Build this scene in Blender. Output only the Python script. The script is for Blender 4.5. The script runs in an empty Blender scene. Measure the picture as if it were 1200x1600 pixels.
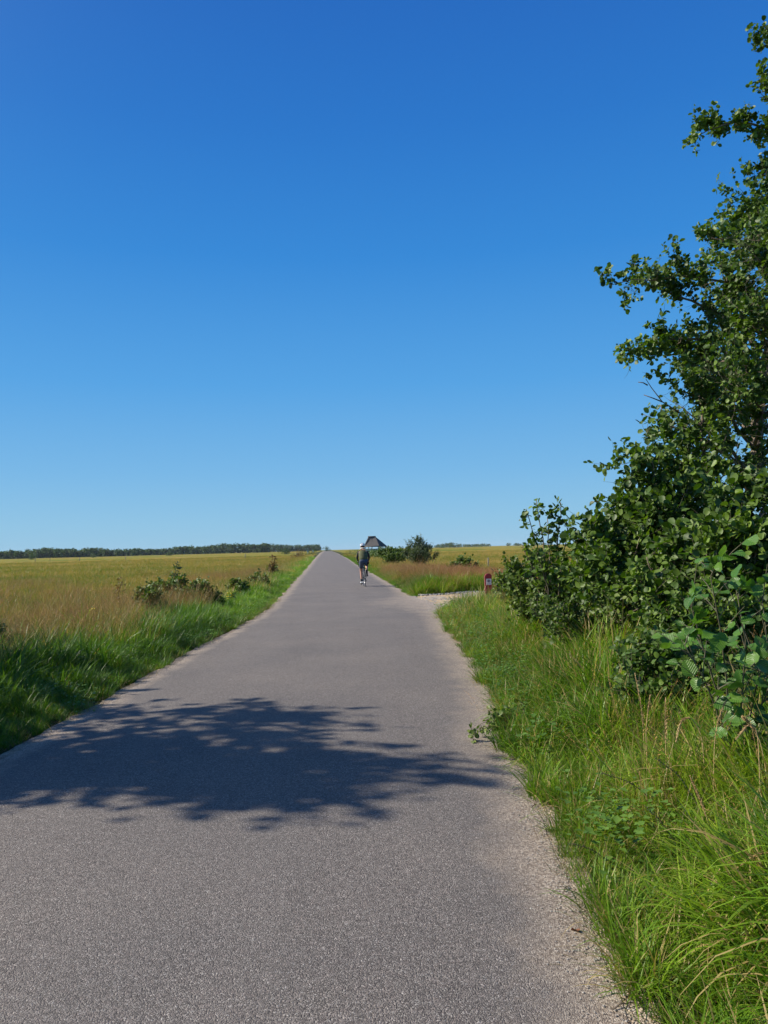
import bpy, math, random
import numpy as np
from mathutils import Vector, Matrix, Quaternion

R = math.radians
random.seed(11)
rng = np.random.default_rng(11)
scene = bpy.context.scene
COL = scene.collection

# ------------------------------------------------------------------ camera
CAM_H = 1.6
A_, P_, ROLL = R(4.25758), R(2.71003), R(1.42)
fwd = Vector((math.sin(A_) * math.cos(P_), math.cos(A_) * math.cos(P_), math.sin(P_)))
r0 = Vector((math.cos(A_), -math.sin(A_), 0))
u0 = r0.cross(fwd)
cr = math.cos(ROLL) * r0 - math.sin(ROLL) * u0
cu = math.sin(ROLL) * r0 + math.cos(ROLL) * u0
cam_data = bpy.data.cameras.new("camera")
cam = bpy.data.objects.new("camera", cam_data)
COL.objects.link(cam)
M = Matrix.Identity(4)
for i in range(3):
    M[i][0], M[i][1], M[i][2] = cr[i], cu[i], -fwd[i]
M[0][3], M[1][3], M[2][3] = 0, 0, CAM_H
cam.matrix_world = M
cam_data.sensor_fit = 'VERTICAL'
cam_data.sensor_height = 36
cam_data.lens = 27
cam_data.clip_start = 0.05
cam_data.clip_end = 20000
scene.camera = cam

# ------------------------------------------------------------------ sky, sun
SUN_EL, SUN_AZ = R(38), R(-82)           # azimuth clockwise from +Y
world = bpy.data.worlds.new("World")
scene.world = world
world.use_nodes = True
wt = world.node_tree
wt.nodes.clear()
wo = wt.nodes.new('ShaderNodeOutputWorld')
bg = wt.nodes.new('ShaderNodeBackground')
sky = wt.nodes.new('ShaderNodeTexSky')
sky.sky_type = 'NISHITA'
sky.sun_disc = False
sky.sun_elevation = SUN_EL
sky.sun_rotation = SUN_AZ
sky.air_density = 1.0
sky.dust_density = 0.1
sky.ozone_density = 3.0
# clear-day blue: colour by elevation all the way round, the sky texture adds its turn towards the sun
tcw = wt.nodes.new('ShaderNodeTexCoord')
sxyz = wt.nodes.new('ShaderNodeSeparateXYZ')
wt.links.new(tcw.outputs['Generated'], sxyz.inputs[0])
cr_ = wt.nodes.new('ShaderNodeValToRGB')
def lin(c): return tuple(((v / 255) / 12.92 if v / 255 < .04045 else ((v / 255 + .055) / 1.055) ** 2.4) for v in c)
SKY = [(0.0, (152, 200, 230)), (0.035, (142, 197, 232)), (0.10, (120, 185, 234)), (0.21, (86, 166, 232)), (0.36, (54, 140, 220)), (0.49, (42, 121, 207)), (0.62, (36, 105, 194)), (1.0, (24, 80, 162))]
el = cr_.color_ramp.elements
while len(el) < len(SKY): el.new(.5)
for e, (p_, c_) in zip(el, SKY):
    e.position = p_; e.color = (*lin(c_), 1)
wt.links.new(sxyz.outputs[2], cr_.inputs[0])
vm = wt.nodes.new('ShaderNodeVectorMath'); vm.operation = 'SCALE'; vm.inputs[3].default_value = 0.10
wt.links.new(sky.outputs[0], vm.inputs[0])
mxw = wt.nodes.new('ShaderNodeMix'); mxw.data_type = 'RGBA'
mxw.inputs[0].default_value = 0.06
wt.links.new(cr_.outputs[0], mxw.inputs[6]); wt.links.new(vm.outputs[0], mxw.inputs[7])
bg.inputs['Strength'].default_value = 0.69
# bright whitish glow of the clear sky round the sun
dp = wt.nodes.new('ShaderNodeVectorMath'); dp.operation = 'DOT_PRODUCT'
dp.inputs[1].default_value = (math.sin(SUN_AZ) * math.cos(SUN_EL), math.cos(SUN_AZ) * math.cos(SUN_EL), math.sin(SUN_EL))
wt.links.new(tcw.outputs['Generated'], dp.inputs[0])
def wmath(op, a, b):
    n = wt.nodes.new('ShaderNodeMath'); n.operation = op
    for i, v in enumerate((a, b)):
        if isinstance(v, bpy.types.NodeSocket): wt.links.new(v, n.inputs[i])
        else: n.inputs[i].default_value = v
    return n.outputs[0]
dpos = wmath('MAXIMUM', dp.outputs['Value'], 0.0)
glow = wmath('ADD', wmath('MULTIPLY', wmath('POWER', dpos, 9.0), 0.5), wmath('MULTIPLY', wmath('POWER', dpos, 60.0), 2.2))
gv = wt.nodes.new('ShaderNodeVectorMath'); gv.operation = 'SCALE'; gv.inputs[0].default_value = (0.88, 0.97, 0.95)
wt.links.new(glow, gv.inputs[3])
ad = wt.nodes.new('ShaderNodeVectorMath'); ad.operation = 'ADD'
wt.links.new(mxw.outputs[2], ad.inputs[0]); wt.links.new(gv.outputs[0], ad.inputs[1])
wt.links.new(ad.outputs[0], bg.inputs[0])
wt.links.new(bg.outputs[0], wo.inputs[0])
sd = Vector((math.sin(SUN_AZ) * math.cos(SUN_EL), math.cos(SUN_AZ) * math.cos(SUN_EL), math.sin(SUN_EL)))
sun_data = bpy.data.lights.new("sun", 'SUN')
sun_data.energy = 5.0
sun_data.angle = R(0.55)
sun_data.color = (1.0, 0.93, 0.80)
sun = bpy.data.objects.new("sun", sun_data)
sun.rotation_euler = sd.to_track_quat('Z', 'Y').to_euler()
sun.location = (-30, 10, 40)
COL.objects.link(sun)
scene.view_settings.view_transform = 'Standard'
scene.view_settings.look = 'None'
scene.view_settings.exposure = 0.5
scene.view_settings.gamma = 1.0
scene.view_settings.use_curve_mapping = False

# ------------------------------------------------------------------ helpers
def at(px, py, dist):
    """world point seen at photograph pixel px,py at a ground distance dist (along Y)"""
    d = fwd + cr * ((px - 600) / 1200) - cu * ((py - 800) / 1200)
    t = dist / d.y
    return Vector((0, 0, CAM_H)) + d * t

def smooth(a, b, x):
    t = np.clip((np.asarray(x, float) - a) / (b - a), 0, 1)
    return t * t * (3 - 2 * t)

def link(name, me, parent=None, mat=None):
    o = bpy.data.objects.new(name, me)
    COL.objects.link(o)
    if mat is not None and me is not None and not me.materials:
        me.materials.append(mat)
    if parent is not None:
        o.parent = parent
    return o

def tag(o, label=None, cat=None, group=None, kind=None):
    if label: o['label'] = label
    if cat: o['category'] = cat
    if group: o['group'] = group
    if kind: o['kind'] = kind
    return o

def empty(name, loc, rz=0):
    o = bpy.data.objects.new(name, None)
    o.empty_display_size = 0.2
    o.location = loc
    o.rotation_euler = (0, 0, rz)
    COL.objects.link(o)
    return o

def mesh_np(name, verts, faces, smooth_sh=False, attrs=None):
    """faces: int array (n,k)"""
    me = bpy.data.meshes.new(name)
    verts = np.asarray(verts, np.float32)
    faces = np.asarray(faces, np.int32)
    n, k = faces.shape
    me.vertices.add(len(verts))
    me.vertices.foreach_set('co', verts.ravel())
    me.loops.add(n * k)
    me.loops.foreach_set('vertex_index', faces.ravel())
    me.polygons.add(n)
    me.polygons.foreach_set('loop_start', np.arange(0, n * k, k, dtype=np.int32))
    if smooth_sh:
        me.polygons.foreach_set('use_smooth', np.ones(n, bool))
    for an, arr in (attrs or {}).items():
        a = me.attributes.new(an, 'FLOAT', 'POINT')
        a.data.foreach_set('value', np.asarray(arr, np.float32).ravel())
    me.update(calc_edges=True)
    me.validate()
    return me

class MB:
    """small mesh builder"""
    def __init__(self):
        self.v, self.f = [], []
    def add(self, v, f):
        b = len(self.v)
        self.v += [tuple(x) for x in v]
        self.f += [tuple(b + i for i in q) for q in f]
    def box(self, c, s, rot=None):
        c = Vector(c)
        vs = []
        for x in (-.5, .5):
            for y in (-.5, .5):
                for z in (-.5, .5):
                    p = Vector((x * s[0], y * s[1], z * s[2]))
                    if rot is not None: p = rot @ p
                    vs.append(c + p)
        self.add(vs, [(0, 1, 3, 2), (4, 6, 7, 5), (0, 4, 5, 1), (2, 3, 7, 6), (0, 2, 6, 4), (1, 5, 7, 3)])
    def tube(self, pts, rad, sides=8, cap=True):
        pts = [Vector(p) for p in pts]
        if not hasattr(rad, '__len__'): rad = [rad] * len(pts)
        rings = []
        up = None
        for i, p in enumerate(pts):
            t = (pts[min(i + 1, len(pts) - 1)] - pts[max(i - 1, 0)]).normalized()
            if up is None:
                up = t.orthogonal().normalized()
            up = (up - t * up.dot(t)).normalized()
            s = t.cross(up)
            rings.append([p + (up * math.cos(a) + s * math.sin(a)) * rad[i]
                          for a in [2 * math.pi * k / sides for k in range(sides)]])
        vs = [v for r in rings for v in r]
        fs = []
        for i in range(len(pts) - 1):
            for k in range(sides):
                k2 = (k + 1) % sides
                fs.append((i * sides + k, i * sides + k2, (i + 1) * sides + k2, (i + 1) * sides + k))
        if cap:
            fs.append(tuple(range(sides))[::-1])
            fs.append(tuple((len(pts) - 1) * sides + k for k in range(sides)))
        self.add(vs, fs)
    def torus(self, c, axis, R1, r2, n=40, m=8):
        c = Vector(c); axis = Vector(axis).normalized()
        u = axis.orthogonal().normalized(); w = axis.cross(u)
        vs, fs = [], []
        for i in range(n):
            a = 2 * math.pi * i / n
            d = u * math.cos(a) + w * math.sin(a)
            for j in range(m):
                b = 2 * math.pi * j / m
                vs.append(c + d * (R1 + r2 * math.cos(b)) + axis * r2 * math.sin(b))
        for i in range(n):
            for j in range(m):
                fs.append((i * m + j, ((i + 1) % n) * m + j, ((i + 1) % n) * m + (j + 1) % m, i * m + (j + 1) % m))
        self.add(vs, fs)
    def ellipsoid(self, c, s, n=16, m=10, zmin=-1.0):
        vs, fs = [], []
        c = Vector(c)
        for i in range(m + 1):
            ph = math.asin(max(-1, zmin)) + (math.pi / 2 - math.asin(max(-1, zmin))) * i / m
            for j in range(n):
                a = 2 * math.pi * j / n
                vs.append(c + Vector((s[0] * math.cos(ph) * math.cos(a), s[1] * math.cos(ph) * math.sin(a), s[2] * math.sin(ph))))
        for i in range(m):
            for j in range(n):
                fs.append((i * n + j, i * n + (j + 1) % n, (i + 1) * n + (j + 1) % n, (i + 1) * n + j))
        self.add(vs, fs)
    def build(self, name, mat, parent=None, sm=True):
        me = bpy.data.meshes.new(name)
        me.from_pydata(self.v, [], self.f)
        if sm:
            me.polygons.foreach_set('use_smooth', [True] * len(me.polygons))
        me.update()
        return link(name, me, parent, mat)

# ------------------------------------------------------------------ materials
def new_mat(name):
    m = bpy.data.materials.new(name)
    m.use_nodes = True
    nt = m.node_tree
    nt.nodes.clear()
    out = nt.nodes.new('ShaderNodeOutputMaterial')
    return m, nt, out

def N(nt, typ, **kw):
    n = nt.nodes.new(typ)
    for k, v in kw.items():
        if k.startswith('_'):
            setattr(n, k[1:], v)
        else:
            n.inputs[k.replace('__', ' ')].default_value = v
    return n

def ramp(nt, stops, interp='LINEAR'):
    r = nt.nodes.new('ShaderNodeValToRGB')
    r.color_ramp.interpolation = interp
    el = r.color_ramp.elements
    while len(el) < len(stops): el.new(0.5)
    for e, (p, c) in zip(el, stops):
        e.position = p
        e.color = (*c, 1) if len(c) == 3 else c
    return r

def mix(nt, fac, a, b, mode='MIX'):
    m = nt.nodes.new('ShaderNodeMix')
    m.data_type = 'RGBA'
    m.blend_type = mode
    L = nt.links.new
    for sock, v in ((m.inputs[0], fac), (m.inputs[6], a), (m.inputs[7], b)):
        if isinstance(v, bpy.types.NodeSocket): L(v, sock)
        elif hasattr(v, '__len__'): sock.default_value = (*v, 1)
        else: sock.default_value = v
    return m.outputs[2]

def math_n(nt, op, a, b=None, c=None, clamp=False):
    m = nt.nodes.new('ShaderNodeMath')
    m.operation = op
    m.use_clamp = clamp
    for i, v in enumerate((a, b, c)):
        if v is None: continue
        if isinstance(v, bpy.types.NodeSocket): nt.links.new(v, m.inputs[i])
        else: m.inputs[i].default_value = v
    return m.outputs[0]

def simple(name, col, rough=0.6, metal=0.0, var=0.12, scale=30, coat=0.0, bump=0.0):
    m, nt, out = new_mat(name)
    tc = N(nt, 'ShaderNodeTexCoord')
    nz = N(nt, 'ShaderNodeTexNoise', Scale=scale, Detail=4)
    nt.links.new(tc.outputs['Object'], nz.inputs['Vector'])
    c = mix(nt, nz.outputs[0], tuple(x * (1 - var) for x in col), tuple(min(1, x * (1 + var)) for x in col))
    b = N(nt, 'ShaderNodeBsdfPrincipled', Roughness=rough, Metallic=metal)
    b.inputs['Coat Weight'].default_value = coat
    nt.links.new(c, b.inputs['Base Color'])
    if bump:
        bp = N(nt, 'ShaderNodeBump', Strength=bump, Distance=0.01)
        nt.links.new(nz.outputs[0], bp.inputs['Height'])
        nt.links.new(bp.outputs[0], b.inputs['Normal'])
    nt.links.new(b.outputs[0], out.inputs[0])
    return m

def foliage_shader(nt, out, col, rough=0.5, trans=0.35, tcol_gain=(1.3, 1.35, 0.5), spec=0.5, normal=None):
    b = N(nt, 'ShaderNodeBsdfPrincipled', Roughness=rough)
    b.inputs['Specular IOR Level'].default_value = spec
    nt.links.new(col, b.inputs['Base Color'])
    t = nt.nodes.new('ShaderNodeBsdfTranslucent')
    tc = mix(nt, 1.0, col, tcol_gain, 'MULTIPLY')
    nt.links.new(tc, t.inputs[0])
    if normal is not None:
        nt.links.new(normal, b.inputs['Normal'])
    ms = nt.nodes.new('ShaderNodeMixShader')
    ms.inputs[0].default_value = trans
    nt.links.new(b.outputs[0], ms.inputs[1])
    nt.links.new(t.outputs[0], ms.inputs[2])
    nt.links.new(ms.outputs[0], out.inputs[0])
    return b

# shared colour field of the meadow: world position -> patch value
def meadow_field():
    g = bpy.data.node_groups.new("meadow_field", 'ShaderNodeTree')
    g.interface.new_socket('Patch', in_out='OUTPUT', socket_type='NodeSocketFloat')
    g.interface.new_socket('Fine', in_out='OUTPUT', socket_type='NodeSocketFloat')
    o = g.nodes.new('NodeGroupOutput')
    ge = g.nodes.new('ShaderNodeNewGeometry')
    mp = g.nodes.new('ShaderNodeMapping')
    mp.inputs['Scale'].default_value = (0.6, 1.0, 0.0)
    g.links.new(ge.outputs['Position'], mp.inputs[0])
    n1 = g.nodes.new('ShaderNodeTexNoise'); n1.inputs['Scale'].default_value = 0.035; n1.inputs['Detail'].default_value = 4
    n2 = g.nodes.new('ShaderNodeTexNoise'); n2.inputs['Scale'].default_value = 0.25; n2.inputs['Detail'].default_value = 5
    n3 = g.nodes.new('ShaderNodeTexNoise'); n3.inputs['Scale'].default_value = 1.3; n3.inputs['Detail'].default_value = 6
    for n in (n1, n2, n3): g.links.new(mp.outputs[0], n.inputs['Vector'])
    a = math_n(g, 'MULTIPLY', n1.outputs[0], 0.55)
    b = math_n(g, 'MULTIPLY_ADD', n2.outputs[0], 0.45, a)
    g.links.new(b, o.inputs[0])
    g.links.new(n3.outputs[0], o.inputs[1])
    return g
MF = meadow_field()

def meadow_col(nt, extra=None, dark=1.0):
    gn = nt.nodes.new('ShaderNodeGroup'); gn.node_tree = MF
    v = gn.outputs[0]
    v = math_n(nt, 'MULTIPLY_ADD', gn.outputs[1], 0.42, v)
    if extra is not None:
        v = math_n(nt, 'MULTIPLY_ADD', extra, 0.30, v)
        v = math_n(nt, 'SUBTRACT', v, 0.15)
    v = math_n(nt, 'SUBTRACT', v, 0.21)
    v = math_n(nt, 'MULTIPLY_ADD', v, 2.3, -0.73)
    ge_ = nt.nodes.new('ShaderNodeNewGeometry'); sp_ = nt.nodes.new('ShaderNodeSeparateXYZ')
    nt.links.new(ge_.outputs['Position'], sp_.inputs[0])
    fr = nt.nodes.new('ShaderNodeMapRange'); fr.inputs['From Min'].default_value = 110; fr.inputs['From Max'].default_value = 200; fr.inputs['To Max'].default_value = 0.07
    nt.links.new(sp_.outputs[1], fr.inputs['Value'])
    v = math_n(nt, 'ADD', v, fr.outputs[0])
    k = dark
    r = ramp(nt, [(0.36, (0.12 * k, 0.19 * k, 0.010 * k)), (0.47, (0.26 * k, 0.28 * k, 0.016 * k)), (0.55, (0.44 * k, 0.34 * k, 0.025 * k)),
                  (0.61, (0.47 * k, 0.26 * k, 0.06 * k)), (0.72, (0.55 * k, 0.36 * k, 0.13 * k))])
    nt.links.new(v, r.inputs[0])
    return r.outputs[0]

def grass_mat(name, stops, dry=(0.35, 0.24, 0.09), dry_at=0.8, trans=0.4, field=False, patch_scale=0.8, rough=0.45):
    m, nt, out = new_mat(name)
    at_ = N(nt, 'ShaderNodeAttribute', _attribute_name='tint')
    hh = N(nt, 'ShaderNodeAttribute', _attribute_name='h')
    if field:
        col = meadow_col(nt, at_.outputs['Fac'])
    else:
        ge = nt.nodes.new('ShaderNodeNewGeometry')
        nz = N(nt, 'ShaderNodeTexNoise', Scale=patch_scale, Detail=4)
        nt.links.new(ge.outputs['Position'], nz.inputs['Vector'])
        v = math_n(nt, 'MULTIPLY_ADD', nz.outputs[0], 1.6, -0.3)
        v = math_n(nt, 'MULTIPLY_ADD', at_.outputs['Fac'], 0.5, v)
        v = math_n(nt, 'SUBTRACT', v, 0.25)
        r = ramp(nt, stops)
        nt.links.new(v, r.inputs[0])
        d = math_n(nt, 'GREATER_THAN', at_.outputs['Fac'], dry_at)
        col = mix(nt, d, r.outputs[0], dry)
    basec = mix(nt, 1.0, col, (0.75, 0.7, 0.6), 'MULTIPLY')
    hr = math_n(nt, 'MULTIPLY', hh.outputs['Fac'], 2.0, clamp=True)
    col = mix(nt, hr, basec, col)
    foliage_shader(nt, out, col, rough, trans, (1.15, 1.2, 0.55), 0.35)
    return m

MAT = {}
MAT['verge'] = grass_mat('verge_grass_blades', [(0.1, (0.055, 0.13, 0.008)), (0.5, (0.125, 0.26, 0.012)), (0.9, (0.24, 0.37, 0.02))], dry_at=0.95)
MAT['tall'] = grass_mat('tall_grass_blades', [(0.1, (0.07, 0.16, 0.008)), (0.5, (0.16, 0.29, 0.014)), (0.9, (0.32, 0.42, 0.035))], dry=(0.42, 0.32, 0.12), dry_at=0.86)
MAT['drystem'] = grass_mat('brown_grass_stems', [(0.1, (0.12, 0.12, 0.03)), (0.5, (0.26, 0.18, 0.06)), (0.9, (0.38, 0.26, 0.10))], dry=(0.45, 0.33, 0.16), dry_at=0.75)
MAT['rustgrass'] = grass_mat('rust_grass_blades', [(0.1, (0.10, 0.11, 0.02)), (0.45, (0.27, 0.16, 0.045)), (0.9, (0.40, 0.22, 0.07))], dry=(0.40, 0.24, 0.12), dry_at=0.85)
MAT['straw'] = grass_mat('dead_straw', [(0.1, (0.16, 0.12, 0.05)), (0.5, (0.30, 0.23, 0.10)), (0.9, (0.42, 0.34, 0.18))], dry=(0.2, 0.12, 0.06), dry_at=0.8)
MAT['rustseed'] = simple('rust_seed_heads', (0.34, 0.15, 0.065), 0.85, var=0.3)
MAT['darkgrass'] = grass_mat('deep_green_blades', [(0.1, (0.04, 0.10, 0.010)), (0.5, (0.08, 0.17, 0.014)), (0.9, (0.14, 0.24, 0.025))], dry_at=0.97)
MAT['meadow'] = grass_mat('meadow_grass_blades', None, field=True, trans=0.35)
MAT['seedy'] = simple('seed_heads', (0.50, 0.27, 0.085), 0.8, var=0.3)
MAT['drystalk'] = simple('dry_straw', (0.48, 0.33, 0.15), 0.8, var=0.3, scale=60)

def leaf_mat(name, c_dark, c_mid, c_light, rough=0.38, trans=0.25, spec=0.5, scale=0.9, veins=False):
    m, nt, out = new_mat(name)
    at_ = N(nt, 'ShaderNodeAttribute', _attribute_name='tint')
    ge = nt.nodes.new('ShaderNodeNewGeometry')
    nz = N(nt, 'ShaderNodeTexNoise', Scale=scale, Detail=3)
    nt.links.new(ge.outputs['Position'], nz.inputs['Vector'])
    v = math_n(nt, 'MULTIPLY_ADD', nz.outputs[0], 0.7, -0.1)
    if veins:
        oi = nt.nodes.new('ShaderNodeObjectInfo')
        v = math_n(nt, 'MULTIPLY_ADD', oi.outputs['Random'], 0.6, v)
    else:
        v = math_n(nt, 'MULTIPLY_ADD', at_.outputs['Fac'], 0.6, v)
    v = math_n(nt, 'SUBTRACT', v, 0.05)
    r = ramp(nt, [(0.15, c_dark), (0.5, c_mid), (0.88, c_light)])
    nt.links.new(v, r.inputs[0])
    col = mix(nt, math_n(nt, 'MULTIPLY', ge.outputs['Backfacing'], 0.55), r.outputs[0], mix(nt, 0.3, r.outputs[0], (0.14, 0.19, 0.07)))
    normal = None
    if veins:
        tc = nt.nodes.new('ShaderNodeTexCoord')
        sp = nt.nodes.new('ShaderNodeSeparateXYZ')
        nt.links.new(tc.outputs['Object'], sp.inputs[0])
        ax = math_n(nt, 'ABSOLUTE', sp.outputs[0])
        q = math_n(nt, 'MULTIPLY_ADD', ax, -0.7, sp.outputs[1])
        s = math_n(nt, 'SINE', math_n(nt, 'MULTIPLY', q, 46.0))
        s = math_n(nt, 'POWER', math_n(nt, 'MULTIPLY_ADD', s, 0.5, 0.5), 6.0)
        mid = math_n(nt, 'LESS_THAN', ax, 0.012)
        s = math_n(nt, 'MAXIMUM', s, mid)
        col = mix(nt, math_n(nt, 'MULTIPLY', s, 0.3), col, (0.22, 0.32, 0.08))
        bp = N(nt, 'ShaderNodeBump', Strength=0.6, Distance=0.004)
        bp.invert = True
        nt.links.new(s, bp.inputs['Height'])
        normal = bp.outputs[0]
    foliage_shader(nt, out, col, rough, trans, (1.5, 1.7, 0.5), spec, normal)
    return m

MAT['alder'] = leaf_mat('alder_leaves', (0.018, 0.045, 0.004), (0.06, 0.115, 0.010), (0.17, 0.25, 0.03), rough=0.5, spec=0.35)
MAT['alder_near'] = leaf_mat('near_leaves', (0.035, 0.10, 0.01), (0.06, 0.16, 0.014), (0.11, 0.22, 0.025), rough=0.4, trans=0.3, veins=True)
MAT['willow'] = leaf_mat('grey_willow_leaves', (0.03, 0.05, 0.018), (0.065, 0.09, 0.035), (0.13, 0.16, 0.08), rough=0.5)
MAT['bramble'] = leaf_mat('bramble_leaves', (0.025, 0.06, 0.008), (0.06, 0.115, 0.014), (0.12, 0.19, 0.03), rough=0.5, spec=.3)
MAT['hedge'] = leaf_mat('low_bush_leaves', (0.035, 0.07, 0.008), (0.08, 0.13, 0.016), (0.18, 0.22, 0.04), rough=0.5, spec=.3)
MAT['weedleaf'] = leaf_mat('weed_leaves', (0.04, 0.10, 0.01), (0.08, 0.17, 0.015), (0.14, 0.25, 0.03), rough=.5, spec=.3)
MAT['farleaf'] = leaf_mat('distant_tree_leaves', (0.02, 0.045, 0.014), (0.04, 0.08, 0.022), (0.08, 0.13, 0.035), rough=0.7, scale=0.06)
MAT['rust'] = leaf_mat('rusty_leaves', (0.09, 0.04, 0.02), (0.16, 0.075, 0.03), (0.2, 0.12, 0.05), rough=0.7)
MAT['yellow'] = simple('yellow_petals', (0.75, 0.55, 0.02), 0.6)
MAT['bark'] = simple('bark', (0.16, 0.12, 0.085), 0.85, var=0.45, scale=40, bump=0.6)
MAT['twig'] = simple('green_brown_stems', (0.10, 0.09, 0.05), 0.8, var=0.4, scale=20)

def ground_mat():
    m, nt, out = new_mat('meadow_soil_and_turf')
    col = meadow_col(nt, None, 0.62)
    ge = nt.nodes.new('ShaderNodeNewGeometry')
    at_ = N(nt, 'ShaderNodeAttribute', _attribute_name='near')
    nz = N(nt, 'ShaderNodeTexNoise', Scale=9.0, Detail=6)
    nt.links.new(ge.outputs['Position'], nz.inputs['Vector'])
    soil = ramp(nt, [(0.3, (0.028, 0.03, 0.012)), (0.5, (0.05, 0.06, 0.018)), (0.7, (0.10, 0.085, 0.04))])
    nt.links.new(nz.outputs[0], soil.inputs[0])
    f = math_n(nt, 'MULTIPLY', at_.outputs['Fac'], 1.0, clamp=True)
    c = mix(nt, f, col, soil.outputs[0])
    b = N(nt, 'ShaderNodeBsdfPrincipled', Roughness=1.0)
    b.inputs['Specular IOR Level'].default_value = 0.1
    nt.links.new(c, b.inputs['Base Color'])
    bp = N(nt, 'ShaderNodeBump', Strength=0.7, Distance=0.05)
    nt.links.new(nz.outputs[0], bp.inputs['Height'])
    nt.links.new(bp.outputs[0], b.inputs['Normal'])
    nt.links.new(b.outputs[0], out.inputs[0])
    return m

def gravel_nodes(nt, pos, scale, stops):
    vo = N(nt, 'ShaderNodeTexVoronoi', Scale=scale)
    nt.links.new(pos, vo.inputs['Vector'])
    sep = nt.nodes.new('ShaderNodeSeparateColor')
    nt.links.new(vo.outputs['Color'], sep.inputs[0])
    r = ramp(nt, stops)
    nt.links.new(sep.outputs[0], r.inputs[0])
    return vo, r.outputs[0]

def asphalt_mat():
    m, nt, out = new_mat('worn_asphalt')
    ge = nt.nodes.new('ShaderNodeNewGeometry')
    pos = ge.outputs['Position']
    vo, chips = gravel_nodes(nt, pos, 185.0, [(0.0, (0.050, 0.042, 0.037)), (0.35, (0.103, 0.089, 0.079)), (0.7, (0.165, 0.145, 0.129)),
                                            (0.95, (0.23, 0.21, 0.185)), (1.0, (0.38, 0.36, 0.33))])
    vo2, chips2 = gravel_nodes(nt, pos, 70.0, [(0.0, (0.80, 0.79, 0.78)), (0.5, (1, 1, 1)), (1.0, (1.18, 1.13, 1.12))])
    chips = mix(nt, 1.0, chips, chips2, 'MULTIPLY')
    big = N(nt, 'ShaderNodeTexNoise', Scale=0.7, Detail=5)
    nt.links.new(pos, big.inputs['Vector'])
    br = ramp(nt, [(0.3, (0.86, 0.86, 0.88)), (0.7, (1.14, 1.11, 1.08))])
    nt.links.new(big.outputs[0], br.inputs[0])
    c = mix(nt, 1.0, chips, br.outputs[0], 'MULTIPLY')
    # the paving further on is paler, dust lies in the wheel tracks
    mp = nt.nodes.new('ShaderNodeMapping')
    mp.inputs['Scale'].default_value = (2.2, 0.12, 1)
    nt.links.new(pos, mp.inputs[0])
    st = N(nt, 'ShaderNodeTexNoise', Scale=1.0, Detail=4)
    nt.links.new(mp.outputs[0], st.inputs['Vector'])
    c = mix(nt, math_n(nt, 'MULTIPLY', st.outputs[0], 0.34), c, (0.20, 0.18, 0.16))
    # sand blown over the edges
    e = N(nt, 'ShaderNodeAttribute', _attribute_name='edge')
    en = N(nt, 'ShaderNodeTexNoise', Scale=2.2, Detail=7, Roughness=0.7)
    nt.links.new(pos, en.inputs['Vector'])
    ev = math_n(nt, 'MULTIPLY_ADD', en.outputs[0], 1.1, e.outputs['Fac'])
    ef = N(nt, 'ShaderNodeMapRange')
    ef.inputs['From Min'].default_value = 0.95
    ef.inputs['From Max'].default_value = 1.5
    nt.links.new(ev, ef.inputs['Value'])
    _, sand = gravel_nodes(nt, pos, 110.0, [(0.0, (0.16, 0.12, 0.088)), (0.5, (0.30, 0.235, 0.175)), (1.0, (0.50, 0.42, 0.33))])
    c = mix(nt, math_n(nt, 'MULTIPLY', ef.outputs[0], 0.85), c, sand)
    b = N(nt, 'ShaderNodeBsdfPrincipled', Roughness=0.85)
    b.inputs['Specular IOR Level'].default_value = 0.3
    nt.links.new(c, b.inputs['Base Color'])
    h = math_n(nt, 'MULTIPLY', vo.outputs['Distance'], -1.0)
    bp = N(nt, 'ShaderNodeBump', Strength=0.8, Distance=0.005)
    nt.links.new(h, bp.inputs['Height'])
    nt.links.new(bp.outputs[0], b.inputs['Normal'])
    nt.links.new(b.outputs[0], out.inputs[0])
    return m

def gravel_mat(name, tint=(1, 1, 1), sandy=0.5, scale=55.0):
    m, nt, out = new_mat(name)
    ge = nt.nodes.new('ShaderNodeNewGeometry')
    pos = ge.outputs['Position']
    t = tint
    vo, g1 = gravel_nodes(nt, pos, scale, [(0.0, (0.18 * t[0], 0.165 * t[1], 0.15 * t[2])), (0.5, (0.33 * t[0], 0.30 * t[1], 0.27 * t[2])), (1.0, (0.58 * t[0], 0.54 * t[1], 0.5 * t[2]))])
    nz = N(nt, 'ShaderNodeTexNoise', Scale=1.1, Detail=6)
    nt.links.new(pos, nz.inputs['Vector'])
    r = ramp(nt, [(0.42, (0, 0, 0)), (0.6, (1, 1, 1))])
    nt.links.new(nz.outputs[0], r.inputs[0])
    c = mix(nt, math_n(nt, 'MULTIPLY', r.outputs[0], sandy), g1, (0.50, 0.36, 0.20))
    n2 = N(nt, 'ShaderNodeTexNoise', Scale=6, Detail=6)
    nt.links.new(pos, n2.inputs['Vector'])
    r2 = ramp(nt, [(0.3, (0.72, 0.7, 0.68)), (0.7, (1.1, 1.1, 1.1))])
    nt.links.new(n2.outputs[0], r2.inputs[0])
    c = mix(nt, 1.0, c, r2.outputs[0], 'MULTIPLY')
    b = N(nt, 'ShaderNodeBsdfPrincipled', Roughness=0.95)
    b.inputs['Specular IOR Level'].default_value = 0.2
    nt.links.new(c, b.inputs['Base Color'])
    bp = N(nt, 'ShaderNodeBump', Strength=0.9, Distance=0.01)
    nt.links.new(math_n(nt, 'MULTIPLY', vo.outputs['Distance'], -1.0), bp.inputs['Height'])
    nt.links.new(bp.outputs[0], b.inputs['Normal'])
    nt.links.new(b.outputs[0], out.inputs[0])
    return m

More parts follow.
